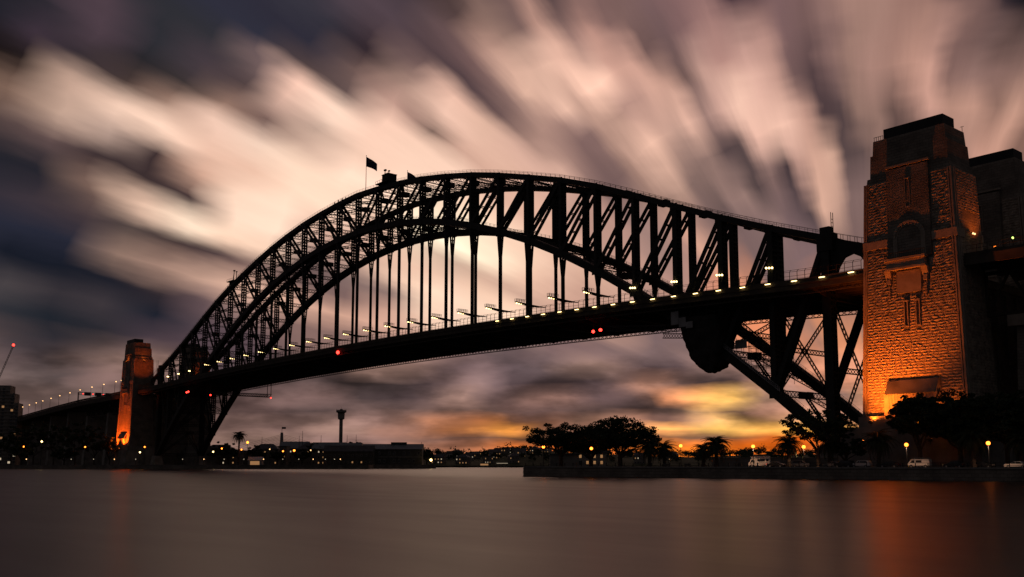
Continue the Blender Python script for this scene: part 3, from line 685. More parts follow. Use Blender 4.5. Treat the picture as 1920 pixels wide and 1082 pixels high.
for v in range(12):
    rr = random.Random(100 + v); b = MB(); nx, nz = 4, 3; vs = []
    for j in range(nz):
        for i in range(nx):
            e = i in (0, nx - 1) or j in (0, nz - 1)
            vs.append((i / (nx - 1) - .5 + (0 if e else rr.uniform(-.08, .08)), -(rr.uniform(.03, .1) if e else rr.uniform(.11, .25)), j / (nz - 1) - .5 + (0 if e else rr.uniform(-.12, .12))))
    back = len(vs)
    for (u, w_) in ((-.5, -.5), (.5, -.5), (.5, .5), (-.5, .5)): vs.append((u, .1, w_))
    fs = [(j * nx + i, j * nx + i + 1, (j + 1) * nx + i + 1, (j + 1) * nx + i) for j in range(nz - 1) for i in range(nx - 1)]
    fs += [(back, back + 1, nx - 1, *range(nx - 2, 0, -1), 0), (back + 1, back + 2, nz * nx - 1, *[nx * j + nx - 1 for j in range(nz - 2, 0, -1)], nx - 1),
           (back + 2, back + 3, *[(nz - 1) * nx + i for i in range(nx)]), (back + 3, back, *[nx * j for j in range(nz)])]
    b.add(vs, fs); block_meshes.append(b.mesh('stone_block', STONE))
BV = [(np.array([tuple(v.co) for v in m.vertices]), [tuple(p.vertices) for p in m.polygons]) for m in block_meshes]
def make_pylon(label, near):
    t = thing('stone_pylon', label, 'pylon', (281.2, -20, 0))
    b = MB(); b.frus((-hx(13), hx(13), -hy(13), hy(13), 12.8), (-hx(75), hx(75), -hy(75), hy(75), 75))
    sh = b.build('shaft', ASHLAR, t)
    tun = MB().prism(arch_pts(-2.6, 5.6, 53.6, 60.4), 'x', -20, 20)
    ca = MB().prism(arch_pts(AX - 3.05, AX + 3.05, 54.2, 59.4), 'y', -9, 2)
    sl = MB().box(AX - .35, AX + .35, -9, -4.5, 67.6, 73.9)
    s1 = [MB().box(c - .3, c + .3, -9, -5.5, 37.6, 42.9) for c in (AX - 1.5, AX + 1.5)]
    boolean(sh, [tun, ca] + s1)
    ca2 = MB().prism(arch_pts(AX - 3.05, AX + 3.05, 54.2, 59.4), 'y', -9, 2)
    by = MB(); by.add([(-5.2, fy(54) - .55, 54.2), (6.0, fy(54) - .55, 54.2), (6.0, -4, 54.2), (-5.2, -4, 54.2), (-5.0, fy(78) - .5, 77.6), (5.7, fy(78) - .5, 77.6), (5.7, -4, 78.9), (-5.0, -4, 78.9)], MB.BF)
    bay = by.build('bay', ASHLAR, t); boolean(bay, [ca2, sl])
    MB().box(-5.3, 6.0, fy(78) - .75, -4.5, 78.0, 78.5).build('bay_cap', SMOOTH, t)
    fr = MB()
    for c in (AX - .62, AX + .5): fr.box(c, c + .12, fy(70) - .72, fy(70), 67.2, 74.3)
    fr.box(AX - .62, AX + .62, fy(70) - .74, fy(70), 66.9, 67.2); fr.box(AX - .62, AX + .62, fy(70) - .72, fy(70), 74.3, 74.6); fr.build('slit_frame', SMOOTH, t)
    for c in (AX - 1.5, AX + 1.5):
        fr = MB(); fr.box(c - .55, c - .32, fy(40) - .42, fy(40) + .3, 37.3, 43.2); fr.box(c + .32, c + .55, fy(40) - .42, fy(40) + .3, 37.3, 43.2)
        fr.box(c - .65, c + .65, fy(40) - .46, fy(40) + .3, 43.2, 43.6); fr.box(c - .65, c + .65, fy(40) - .46, fy(40) + .3, 36.9, 37.3); fr.build('slit_frame', SMOOTH, t)
    up = MB()
    for i, (x0, x1, y0, y1, z0, z1) in enumerate(((-10.9, 11.1, -6.2, 6.0, 74.9, 76.6), (-9.9, 10.6, -6.05, 5.6, 76.5, 82.6), (-9.0, 10.1, -5.95, 5.0, 82.5, 86.4))):
        up.frus((x0, x1, y0, y1, z0), (x0 + .25, x1 - .25, y0 + .12, y1 - .25, z1))
    up.build('upper_tier', ASHLAR, t)
    MB().box(-6.1, 9.4, -5.3, .6, 86.3, 89.1).build('parapet', DARK, t)
    r = MB()                                            # roof terrace rail and aerials
    for k in range(5): r.box(-8.6 + k * .6, -8.52 + k * .6, -5.6, -5.5, 86.4, 87.5)
    r.beam((-8.7, -5.55, 87.5), (-6.1, -5.55, 87.5), .1, .1); r.box(9.5, 9.6, 4.6, 4.7, 86.4, 88); r.box(9.1, 10.0, 4.6, 4.7, 87.9, 88); r.build('terrace_rail', DARK, t)
    ring = MB()                                         # arch surround: voussoirs
    for k in range(13):
        a0, a1 = math.pi * k / 13 + .012, math.pi * (k + 1) / 13 - .012
        for (r0, r1, pr) in ((3.05, 3.55, .62), (3.55, 4.15, .78)):
            q = [(AX + rr_ * math.cos(a), 59.4 + rr_ * math.sin(a)) for rr_, a in ((r0, a0), (r1, a0), (r1, a1), (r0, a1))]
            ring.prism(q, 'y', fy(60) - pr, fy(60) + .4)
    for s in (-1, 1): ring.box(*sorted((AX + s * 3.05, AX + s * 4.15)), fy(57) - .68, fy(57) + .4, 54.2, 59.38)
    ring.build('arch_surround', SMOOTH, t)
    g = MB().box(AX - 3.0, AX + 3.0, .5, .7, 54.2, 62.4).build('arch_back', ROOF, t)
    bal = MB(); bal.box(-5.7, 4.9, fy(52) - 1.9, fy(52) + .2, 53.7, 54.3); bal.box(-5.3, 4.5, fy(52) - 1.5, fy(52) + .2, 51.9, 53.7); bal.box(-5.6, 4.8, fy(52) - 1.75, fy(52) + .2, 51.4, 51.9)
    bl = bal.build('balcony', SMOOTH, t)
    rl = MB()
    for k in range(22): rl.box(-5.5 + k * .49, -5.43 + k * .49, fy(52) - 1.75, fy(52) - 1.68, 54.3, 55.7)
    rl.box(-5.6, 4.9, fy(52) - 1.78, fy(52) - 1.66, 55.6, 55.75); rl.build('railing', DARK, bl)
    for c in (-5.1, 4.3):
        k = MB(); k.frus((c - .7, c + .7, fy(50) - .7, fy(50) + .2, 49.3), (c - .8, c + .8, fy(50) - 1.5, fy(50) + .2, 51.38)); k.box(c - .5, c + .5, fy(50) - .9, fy(50) + .2, 48.0, 49.28); k.build('bracket', SMOOTH, bl)
        for j in range(5): MB().box(c - .22, c + .22, fy(46) - .55, fy(46) + .1, 44.0 + j * .72, 44.45 + j * .72).build('drop', SMOOTH, bl)
    MB().add([(-3.2, fy(45.5) - .42, 45.5), (3.05, fy(45.5) - .42, 45.5), (3.05, fy(45.5) + .3, 45.5), (-3.2, fy(45.5) + .3, 45.5), (-3.2, fy(51) - .42, 51.0), (3.05, fy(51) - .42, 51.0), (3.05, fy(51) + .3, 51.0), (-3.2, fy(51) + .3, 51.0)], MB.BF).build('panel', SMOOTH, t)
    for q in ((-hx(58) - .1, -5.25, fy(58) - .38, fy(58) + .5), (6.05, hx(58) + .38, fy(58) - .38, fy(58) + .5), (hx(58) - .3, hx(58) + .37, -hy(58) + .51, -3.2), (hx(58) - .3, hx(58) + .37, 6.2, hy(58))):
        MB().box(*q, 57.7, 59.8).build('band_course', SMOOTH, t)
    for sx in (-1, 1):                                  # corner mouldings that run up the arrises
        m = MB()
        for d0, d1, pr in ((.0, .45, .34), (.65, .95, .42)):
            a0, a1 = sx * (hx(15.3) - d0), sx * (hx(15.3) - d1); c0, c1 = sx * (hx(75) - d0), sx * (hx(75) - d1); a0, a1 = sorted((a0, a1)); c0, c1 = sorted((c0, c1))
            m.frus((a0, a1, fy(15.3) - pr, fy(15.3) + .2, 15.3), (c0, c1, fy(75) - pr, fy(75) + .2, 75.1))
        m.build('corner_moulding', SMOOTH, t)
    m = MB()
    for d0, d1, pr in ((.15, .6, .34), (.85, 1.2, .4)):
        m.frus((hx(15.3) - .2, hx(15.3) + pr, -hy(15.3) + d0, -hy(15.3) + d1, 15.3), (hx(75) - .2, hx(75) + pr, -hy(75) + d0, -hy(75) + d1, 75.1))
    m.build('corner_moulding', SMOOTH, t)
    po = MB().box(-6.9, 6.9, fy(17) - 1.5, fy(17) + .3, 12.8, 20.4).build('porch', SMOOTH, t)
    MB().prism([(fy(22) - 2.1, 20.41), (fy(22) + .3, 20.41), (fy(22) + .3, 24.0), (fy(22) - .35, 23.8)], 'x', -6.4, 6.5).build('sloped_hood', CONC, po)
    fl = MB()
    for k in range(16): fl.box(-6.0 + k * .78, -5.55 + k * .78, fy(17) - 1.58, fy(17) - 1.45, 13.2, 20.3)
    fl.build('fluting', SMOOTH, po)
    bs = MB().box(-14.1, 14.1, -9.3, 9, 12.4, 15.2).build('base_course', CONC, t)
    MB().frus((-19, 18, -12.5, 11, -1), (-17.5, 17.0, -11.6, 10, 12.5)).build('plinth', CONC, t)
    # rock-faced blocks: the face in view as single blocks, the rest as one mass
    rb = random.Random(5); CH = .72; zs = np.arange(15.3, 74.6, CH); blocks = []
    holes = [(-5.3, 6.1, 54, 80), (-5.9, 5.1, 51.2, 54.4), (-3.4, 3.2, 45.3, 51.3), (-6, -4.2, 47.9, 51.4), (3.5, 5.2, 47.9, 51.4), (AX - 2.2, AX - .8, 36.8, 43.7), (AX + .8, AX + 2.2, 36.8, 43.7), (-7.0, 7.0, 12, 24.1), (-30, 30, 57.6, 59.9)]
    def run(u0, u1, z, face):
        u = u0
        while u < u1 - .3:
            L = min(rb.uniform(1.1, 2.5), u1 - u)
            if u1 - u - L < .6: L = u1 - u
            blocks.append((face, u + L / 2, z + CH / 2, L - .06, CH - .05, rb.randrange(12), rb.choice((-1, 1)), rb.uniform(.85, 1.15))); u += L
    for z in zs:
        zc = z + CH / 2; e = hx(zc) - 1.05; iv = [(-e, e)]
        for (a, c, z0, z1) in holes:
            if z0 < zc + .3 and zc - .3 < z1:
                iv = [p for (s, f) in iv for p in (((s, min(f, a)) if min(f, a) - s > .25 else None), ((max(s, c), f) if f - max(s, c) > .25 else None)) if p]
        for (s, f) in iv: run(s, f, z, 'F')
        if not 57.6 < zc < 59.9:
            if 53.4 < zc < 64.8: run(-hy(zc) + 1.3, -3.0, z, 'S'); run(6.0, hy(zc), z, 'S')
            else: run(-hy(zc) + 1.3, hy(zc), z, 'S')
    def place(f, u, z):
        if f == 'F': return (u, fy(z), z), 0
        if f == 'U': return (u, (-6.05 if z < 82.5 else -5.95) + .02 * (z - 76), z), 0
        return (hx(z), u, z), math.pi / 2
    order = sorted(range(len(blocks)), key=lambda i: (blocks[i][0] != 'F', abs(blocks[i][2] - 30) + .2 * abs(blocks[i][1])))
    single = set(order[:300]) if near else set()
    rest = MB()
    for i, (f, u, z, L, H, v, flip, dp) in enumerate(blocks):
        p, rz = place(f, u, z)
        if i in single:
            o = link('stone_block', block_meshes[v], t, p); o.scale = (L * flip, dp, H); o.rotation_euler = (0, 0, rz)
        else:
            A, fs = BV[v]; Q = A * np.array([L * flip, dp, H])
            if rz: Q = np.stack([-Q[:, 1], Q[:, 0], Q[:, 2]], 1)
            Q = Q + np.array(p); rest.add(Q.tolist(), [fc[::-1] for fc in fs] if flip < 0 else fs)
    stuff(rest.build('stone_blocks', STONE, t, fix=False))
    return t
pyl = make_pylon('tall rock-faced stone pylon lit orange from below, nearest the camera', True)
def pylon_copy(dx, mirror, label):
    c = pyl.copy(); COL.objects.link(c); c.location = (dx[0], dx[1], 0); c['label'] = label
    if mirror: c.scale = (-1, 1, 1)
    for ch in pyl.children:
        if ch.name.split('.')[0] == 'stone_block': continue
        copy_tree(ch, c)
    return c
# a second full mass of blocks for the copies, where single blocks are too small to pick apart
pyl_far = pylon_copy((-281.2, -20), True, 'distant stone pylon lit orange at the far end of the bridge, harbour side')
pyl_w = pylon_copy((281.2, 20.6), False, 'dark unlit stone pylon at the right edge behind the nearest pylon')
pyl_fw = pylon_copy((-281.2, 20.6), True, 'distant stone pylon seen through the arch truss at the far end')
for p in (pyl, pyl_far, pyl_w, pyl_fw): p['group'] = 'granite pylons at the bridge ends'
# abutment masonry between each pair of pylons
for sx, lb in ((1, 'dark stone abutment wall between the two near pylons under the deck'), (-1, 'dark stone abutment wall between the two distant pylons')):
    t = thing('abutment', lb, 'abutment', (sx * 281, 0, 0))
    MB().frus((-13, 12.5, -11.5, 12, 0), (-11.5, 11.5, -12, 12.5, 47)).build('wall', ASHLAR, t)
    MB().box(-12, 12, -12, 12.5, 47.02, 49).build('coping', SMOOTH, t)
    for y in (-6, 0, 6): MB().box(-12.4, 12.1, y - 1, y + 1, 4, 46).build('buttress', ASHLAR, t)
# floodlights at the foot of the pylons
def flood(p, aim, power, label, size=70, col=(1, .165, .012), blend=.9, grp='pylon floodlights'):
    p, aim = Vector(p), Vector(aim); t = thing('floodlight', label, 'floodlight', p, grp); d = (aim - p).normalized()
    b = MB(); b.beam(-d * .5, d * .1, .9, .6); b.box(-.08, .08, -.08, .08, -1.2, 0); b.build('housing', DARK, t)
    b = MB(); b.beam(d * .11, d * .15, .8, .5); b.build('lens', L_SOD, t)
    ld = bpy.data.lights.new('flood_beam', 'SPOT'); ld.energy = power; ld.spot_size = RAD(size); ld.spot_blend = blend; ld.color = col; ld.shadow_soft_size = .3
    lo = link('flood_beam', ld, t); lo.location = d * .35; lo.rotation_euler = (-d).to_track_quat('Z', 'Y').to_euler()
    return t
flood((271.2, -30.6, 13.9), (272.5, -27.4, 20), 2600, 'small floodlight glowing on the ledge at the left foot of the near pylon', 130)
flood((290.8, -30.6, 13.9), (290.0, -27.4, 21), 2600, 'small floodlight behind the trees at the right foot of the near pylon', 130)
flood((272.5, -37.5, 9), (278.5, -27.3, 42), 95000, 'left of two large floodlights hidden by trees before the near pylon', 82)
flood((289.5, -37.5, 9), (286, -27.3, 42), 70000, 'right of two large floodlights hidden by trees before the near pylon', 82)
flood((297.5, -16.5, 55.6), (292.2, -20, 74), 3500, 'floodlight on the footway behind the near pylon shining up its side', 90)
flood((-273, -33, 13.5), (-277.5, -27.4, 46), 90000, 'right floodlight at the foot of the distant harbour-side pylon', 100, (1, .11, .006))
flood((-290, -33, 13.5), (-285, -27.4, 46), 90000, 'left floodlight at the foot of the distant harbour-side pylon', 100, (1, .11, .006))
flood((-268.6, -20.5, 73.6), (-271.2, -20, 84), 500, 'floodlight on the shoulder of the distant harbour-side pylon, bridge side', 120)
flood((-281, -28.2, 73.6), (-281, -25.5, 84), 500, 'floodlight on the shoulder of the distant harbour-side pylon, water side', 130)
flood((-254, -22, 54.6), (-270.5, -21, 82), 16000, 'floodlight on the deck aimed at the top of the distant harbour-side pylon', 75, (1, .11, .006), 1.0)
flood((-264, 9, 5), (-268, 13, 20), 5000, 'floodlight under the deck at the distant rear pylon', 100, (1, .11, .006))
flood((-262, 20.5, 54.5), (-270, 20, 66), 9000, 'floodlight on the deck before the distant rear pylon', 70, (1, .11, .006))
# lamps in the footway arch of the near pylon
t = thing('bulkhead_lamp', 'twin lamps on the wall of the footway arch in the near pylon', 'lamp', (294.0, -20.4, 59.2))
MB().box(-.3, .1, -.2, 1.3, -.1, .1).build('bracket', DARK, t)
for y in (.1, 1.0): MB().ball((.2, y, -.15), .24, 8, 5).build('bulb', L_WARM, t)
t = thing('bulkhead_lamp', 'greenish lamp beyond the near pylon on the approach footway', 'lamp', (301, -14.5, 57.4))
MB().box(-.08, .08, -.08, .08, -3.5, .1).build('post', DARK, t); MB().ball((0, 0, .2), .26, 8, 5).build('bulb', L_GRN, t)

# ------------------------------------------------------------------ approach viaducts
t = thing('approach_viaduct', 'dark steel approach viaduct running right from behind the near pylon', 'viaduct', (330, 0, 0)); 
MB().box(-37, 60, -24, 24, 52.9, 53.7).build('deck_slab', STEEL2, t)
for y in (-24.2, -15, -5, 5, 15, 24.2): MB().box(-37, 60, y - .3, y + .3, 50.6, 52.88).build('girder', STEEL2, t)
for y in (-14, 14):
    b = MB(); b.beam((-36, y, 39.5), (60, y, 39.5), .9, .9); b.beam((-36, y, 49.8), (60, y, 49.8), .9, .9)
    for k in range(9):
        x = -36 + k * 11; b.beam((x, y, 39.5), (x, y, 49.8), .6, .6, (1, 0, 0)); b.beam((x, y, 39.5), (x + 5.5, y, 49.8), .5, .6); b.beam((x + 5.5, y, 49.8), (x + 11, y, 39.5), .5, .6)
    b.build('truss', STEEL2, t)
b = MB()
for k in range(38): b.box(-36 + 2.5 * k - .05, -36 + 2.5 * k + .05, -24.2, -24.1, 53.7, 55.4)
for h in (54.5, 55.4): b.beam((-36, -24.15, h), (60, -24.15, h), .08, .08)
b.build('fence', STEEL2, t)
pr = MB().frus((-30.5, -22.5, -15, 15, 0), (-29.5, -23.5, -14, 14, 36.2)).build('pier', ASHLAR, t); MB().box(-31, -22, -15.5, 15.5, 36.2, 38.9).build('pier_cap', SMOOTH, pr)
t = thing('approach_viaduct', 'long dark approach viaduct sloping down to the left of the distant pylon', 'viaduct', (-294, 0, 0)); b = MB()
xs = [-294, -340, -394, -430, -466, -520, -577, -646, -760]
def off(x, dz): return zdeck(x) + dz
b = MB()
for y0, y1, a, c, nm in ((-24.4, 24.4, -.9, 0, 'deck_slab'), (-24.6, -23.9, -3.6, -.92, 'girder'), (23.9, 24.6, -3.6, -.92, 'girder'), (-24.7, -24.45, 0.02, 1.3, 'parapet'), (24.45, 24.7, .02, 1.3, 'parapet')):
    b = MB(); vs = []
    for x in xs: vs += [(x + 294, y0, off(x, a)), (x + 294, y1, off(x, a)), (x + 294, y1, off(x, c)), (x + 294, y0, off(x, c))]
    fs = [(4 * k + j, 4 * k + (j + 1) % 4, 4 * k + 4 + (j + 1) % 4, 4 * k + 4 + j) for k in range(len(xs) - 1) for j in range(4)] + [(3, 2, 1, 0), tuple(4 * (len(xs) - 1) + j for j in range(4))]
    b.add(vs, fs).build(nm, STEEL2, t)
for y in (-14, 14):
    b = MB()
    for k in range(10):
        x0 = -296 - k * 12; x1 = x0 - 12; z0, z1 = off(x0, -4), off(x1, -4)
        b.beam((x0 + 294, y, z0 - 8), (x1 + 294, y, z1 - 8), .8, .8); b.beam((x0 + 294, y, z0), (x0 + 294, y, z0 - 8), .6, .6, (1, 0, 0)); b.beam((x0 + 294, y, z0 - 8), (x1 + 294, y, z1), .6, .6)
    b.build('truss', STEEL2, t)
for x in (-350, -400, -450, -500, -560, -620, -700):
    pr = MB().frus((x + 291, x + 297, -19, 19, 0), (x + 292, x + 296, -17, 17, off(x, -11 if x > -410 else -4.0))).build('pier', CONC, t)
# road lamps along the far approach: tall posts, every second with an arm and a lit head
for k, px in enumerate((221.5, 210.5, 189, 168.5, 148, 130, 111.5, 95, 79, 66, 52, 38)):
    X = -306 - ((221.5 - px) / 183.5) ** 1.12 * 265; zb = off(X, 0)
    t = thing('street_lamp', f'{ORD[k]} small road lamp on the far approach viaduct counting left from the pylon', 'lamp', (X, -23.5, zb), 'road lamps on the far approach')
    MB().cyl((0, 0, -.05), (0, 0, 9.2), .16, .1, 6).build('post', DARK, t); MB().beam((0, 0, 9.1), (1.5, .2, 9.5), .12, .12).build('arm', DARK, t)
    MB().ball((1.6, .2, 9.4), .5, 8, 5, .7).build('lamp_head', L_WARM, t)
sg = thing('sign_gantry', 'dark overhead sign gantry with red lights on the far approach road', 'sign gantry', (-405, 0, off(-405, 0))); b = MB()
for y in (-23, 23): b.box(-.3, .3, y - .3, y + .3, -.05, 8)
b.lattice((0, -23, 7.2), (0, 23, 7.2), 1.6, bar=.3, pitch=2); b.build('frame', DARK, sg, fix=False)
for y in (-16, -8, 0): MB().box(.4, .6, y - 2.5, y + 2.5, 5.6, 8.4).build('sign_panel', DARK, sg)
for y in (-19.5, -12, -4): MB().ball((.6, y, 7.0), .5, 6, 4).build('red_lamp', L_TAIL, sg)
# ------------------------------------------------------------------ near shore: quay, road, trees, vehicles
GZ = 2.5
E = [Vector((194.8, -78.5, 0)), Vector((257.6, -63.6, 0)), Vector((316.8, -56.2, 0)), Vector((430, -44, 0))]
def qd(px): return float(np.interp(px, [983, 1400, 1919], [267, 229, 189]))          # depth of the quay edge under a pixel column
poly = [(e.x, e.y) for e in E] + [(430, 90), (236, 90)] + [tuple(at_depth(1300, 345)[:2]), tuple(at_depth(1010, 345)[:2]), tuple(at_depth(992, 300)[:2])]
struct(MB().prism(poly, 'z', -2, GZ).build('near_shore_ground', GRASS))
def along(d0, d1, z, nm, m, w=None):     # ribbon behind the quay edge between two setbacks
    b = MB(); vs = []
    for i, e in enumerate(E):
        a = E[max(i - 1, 0)]; c = E[min(i + 1, 3)]; t = (c - a).normalized(); n = Vector((-t.y, t.x, 0))
        p, q = e + n * d0, e + n * d1; vs += [(p.x, p.y, z), (q.x, q.y, z)]
    b.add(vs, [(2 * k, 2 * k + 2, 2 * k + 3, 2 * k + 1) for k in range(3)]); return b.build(nm, m)
struct(along(.8, 7.5, GZ + .008, 'promenade', PAVE)); struct(along(11.5, 21, GZ + .012, 'shore_road', ROAD))
wall = thing('sea_wall', 'low dark stone sea wall along the near promenade', 'wall', (E[0].x, E[0].y, 0), None)
for i in range(3):
    a, c = E[i] - E[0], E[i + 1] - E[0]; d = (c - a); L = d.length; d.normalize(); n = Vector((d.y, -d.x, 0))
    MB().beam(a + n * .2 + Vector((0, 0, .9)), c + n * .2 + Vector((0, 0, .9)), .5, 2.8).build('wall_face', ASHLAR, wall)
    k = 0.; cm = MB().box(.02, 2.38, -.45, .45, 0, .35).mesh('coping_stone', CONC)
    while k < L - 1 and (i < 2 or k < 20):
        o = link('coping_stone', cm, wall, a + d * k + n * .15 + Vector((0, 0, GZ - .12))); o.rotation_euler = (0, 0, math.atan2(d.y, d.x)); k += 2.4
a = at_depth(992, 300) - E[0]; a.z = 0
MB().beam(Vector((0, 0, .9)), a + Vector((0, 0, .9)), .5, 2.8).build('wall_face', ASHLAR, wall)
fn = thing('quay_fence', 'thin post and rail fence along the edge of the near quay', 'fence', (E[0].x, E[0].y, GZ)); pm = MB().box(-.07, .07, -.07, .07, 0, 1.15).mesh('post', DARK)
for i in range(3):
    a, c = E[i] - E[0], E[i + 1] - E[0]; d = c - a; L = d.length; d.normalize(); n = Vector((-d.y, d.x, 0)) * .6; k = 0.
    while k < L and (i < 2 or k < 25): link('post', pm, fn, a + d * k + n); k += 2.6
    for h in (.6, 1.1): MB().beam(a + n + Vector((0, 0, h)), a + d * min(L, 25 if i == 2 else L) + n + Vector((0, 0, h)), .06, .07).build('rail', DARK, fn)
lw = thing('road_wall', 'long low pale wall behind the parked vehicles', 'wall', at_depth(1335, 268, GZ)); e2 = at_depth(1602, 258, GZ) - lw.location
MB().beam((0, 0, 1.2), e2 + Vector((0, 0, 1.2)), .5, 2.4).build('wall_face', CONC, lw); MB().beam((0, 0, 2.5), e2 + Vector((0, 0, 2.5)), .8, .2).build('coping', SMOOTH, lw)

def leaves(b, c, n, rad, size, rg, flat=.75):
    c = np.array(c)
    for _ in range(n):
        v = np.array([rg.gauss(0, 1), rg.gauss(0, 1), rg.gauss(0, 1)]); v /= np.linalg.norm(v) + 1e-6
        p = c + v * rad * rg.random() ** .4 * np.array([1, 1, flat])
        u = np.array([rg.gauss(0, 1), rg.gauss(0, 1), rg.gauss(0, .6)]); u /= np.linalg.norm(u) + 1e-6
        w_ = np.cross(u, [rg.gauss(0, 1), rg.gauss(0, 1), rg.gauss(0, 1)]); w_ /= np.linalg.norm(w_) + 1e-6
        s = size * rg.uniform(.6, 1.4); b.v += [tuple(p - u * s), tuple(p + w_ * s * .45), tuple(p + u * s), tuple(p - w_ * s * .45)]
        k = len(b.v); b.f.append((k - 4, k - 3, k - 2, k - 1))
def limb(b, p, q, r0, r1, rg, seg=4):
    p, q = Vector(p), Vector(q); prev = p; L = (q - p).length
    for k in range(1, seg + 1):
        f = k / seg; nx = p.lerp(q, f) + Vector((rg.gauss(0, 1), rg.gauss(0, 1), rg.gauss(0, .6))) * (L * .035 if k < seg else 0) + Vector((0, 0, L * .1 * math.sin(f * math.pi)))
        b.cyl(prev, nx, r0 + (r1 - r0) * (k - 1) / seg, r0 + (r1 - r0) * f, 6, False); prev = nx
def tree(label, base, H, W, seed, trunk=.45, n_limb=9, n_clump=70, lsize=.42, dens=60, crown0=.3, group='park trees on the near shore', squash=.42, gap=1.0, offs=0.):
    rg = random.Random(seed); t = thing('fig_tree', label, 'tree', base, group); b = MB(); L = MB(); th = H * crown0
    b.cyl((0, 0, -.2), (0, 0, .5), trunk * 1.7, trunk * 1.1, 8, False); b.cyl((0, 0, .5), (0, 0, th), trunk * 1.1, trunk * .85, 8, False)
    cz = H * (1 - squash * .52); tips = []
    for k in range(n_limb):
        a = 2 * math.pi * (k + rg.random() * .6) / n_limb; rr = W * .5 * rg.uniform(.45, .92); zz = cz + H * squash * .5 * rg.uniform(-.75, .35)
        tip = Vector((rr * math.cos(a) + offs, rr * math.sin(a), zz)); limb(b, (0, 0, th * rg.uniform(.7, 1)), tip, trunk * .5, .07, rg); tips.append(tip)
        for j in range(3):
            t2 = tip + Vector((rg.gauss(0, 1), rg.gauss(0, 1), rg.uniform(.2, 1))) * W * .09; limb(b, tip * .75 + Vector((0, 0, th * .25)), t2, .16, .04, rg, 2); tips.append(t2)
    for k in range(n_clump):
        if k < len(tips): c = tips[k]
        else:
            while True:
                v = Vector((rg.uniform(-1, 1), rg.uniform(-1, 1), rg.uniform(-1, 1)))
                if .35 < v.length < 1: break
            c = Vector((v.x * W * .5 + offs, v.y * W * .5, cz + v.z * H * squash * .5 * (1 if v.z > 0 else .7)))
        leaves(L, c, int(dens * rg.uniform(.6, 1.3)), W * .062 * rg.uniform(.7, 1.3) * gap, lsize, rg, .62)
    b.build('trunk', BARK, t, smooth=True, fix=False); L.build('crown', LEAF, t, fix=False); return t
def D(px, back): return at_depth(px, qd(px) + back, GZ)
tree('broad dark fig tree at the left tip of the near quay', D(1052, 14), 12.4, 20, 1, .55, 10, 190, .34, 60, .26, squash=.66, gap=.95)
tree('tall rounded fig tree in the middle of the park left of the palms', D(1163, 16), 13.8, 20, 2, .6, 10, 260, .34, 70, .25, squash=.72)
tree('lower dense fig tree between the two big fig trees', D(1108, 20), 11.2, 17, 3, .5, 8, 210, .34, 70, .22, squash=.72)
tree('open-branched tree in front of the foot of the arch', D(1535, 12), 14.0, 17, 4, .4, 9, 170, .34, 44, .28, squash=.66, gap=.9)
tree('dense dark tree before the lit pylon, left one of the three', D(1726, 17), 17.0, 13, 5, .5, 9, 260, .36, 70, .3, squash=.66)
tree('dense dark tree before the lit pylon, middle one of the three', D(1802, 19), 17.4, 17, 6, .5, 9, 260, .36, 70, .3, squash=.72)
tree('dense dark tree at the right edge, right one of the three', D(1890, 20), 17.0, 18, 7, .5, 9, 260, .36, 70, .3, squash=.75)
tree('small dark shrubby tree beneath the bridge foot', D(1585, 18), 8.5, 9, 8, .3, 7, 70, .34, 46, .2, squash=.75)

frond_m = []
for v in range(3):
    rg = random.Random(40 + v); b = MB(); n = 10; pts = []
    for k in range(n + 1):
        f = k / n; pts.append(Vector((f * .92, 0, .42 * math.sin(f * 1.9) * (1 - .2 * v) - .75 * f ** 2.3)))
    for k in range(n):
        b.beam(pts[k], pts[k + 1], .018, .018)
        for s in (-1, 1):
            for j in range(3):
                p = pts[k].lerp(pts[k + 1], j / 3); d = (pts[k + 1] - pts[k]).normalized(); l = .3 * math.sin(math.pi * min(.97, (k + .6 + j / 3) / (n + .3))) + .05
                q = p + (d * .55 + Vector((0, s * .75, -.35 - .2 * rg.random()))).normalized() * l
                b.add([p - d * .018, p + d * .018, q], [(0, 1, 2)])
    frond_m.append(b.mesh('frond', PALM))
def palm(label, base, H, Rr, seed, nf=42, tr=.42, group='palms on the near shore'):
    rg = random.Random(seed); t = thing('palm_tree', label, 'palm', base, group); b = MB(); z = -.2; k = 0
    while z < H - .6:
        r = tr * (1.12 if k % 2 else .95) * (1.25 if z < .4 else 1); b.cyl((0, 0, z), (0, 0, z + .5), r, r * 1.06, 8); z += .5; k += 1
    b.ball((0, 0, H - .6), tr * 1.9, 8, 6); b.build('trunk', BARK, t)
    for k in range(nf):
        o = link('frond', frond_m[k % 3], t, (0, 0, H - .5)); e = 1.05 - 1.9 * (k / nf); s = Rr * rg.uniform(.85, 1.1)
        o.scale = (s, s, s); o.rotation_euler = (rg.uniform(-.2, .2), -e, k * 2.399)
    return t
palm('palm just right of the big fig trees', D(1218, 14), 5.6, 4.2, 1)
palm('smaller palm second to the right of the big fig trees', D(1246, 19), 5.2, 3.8, 2)
palm('full-crowned palm standing alone left of the campervan', D(1343, 12), 6.0, 4.3, 3, 52)
palm('shaggy low palm just behind the full-crowned palm', D(1319, 18), 4.8, 3.4, 4)
palm('dark palm between the campervan and the foot of the arch', D(1479, 9), 5.8, 4.0, 5)
palm('palm below the glowing left foot of the lit pylon', D(1648, 15), 6.6, 4.4, 6)
palm('dark palm among the trees right of the white van', D(1826, 12), 6.6, 4.2, 7)
palm('palm cut by the right edge of the picture', D(1916, 14), 5.8, 4.0, 8)
palm('stout palm at the foot of the arch', D(1556, 15), 5.6, 3.8, 9)

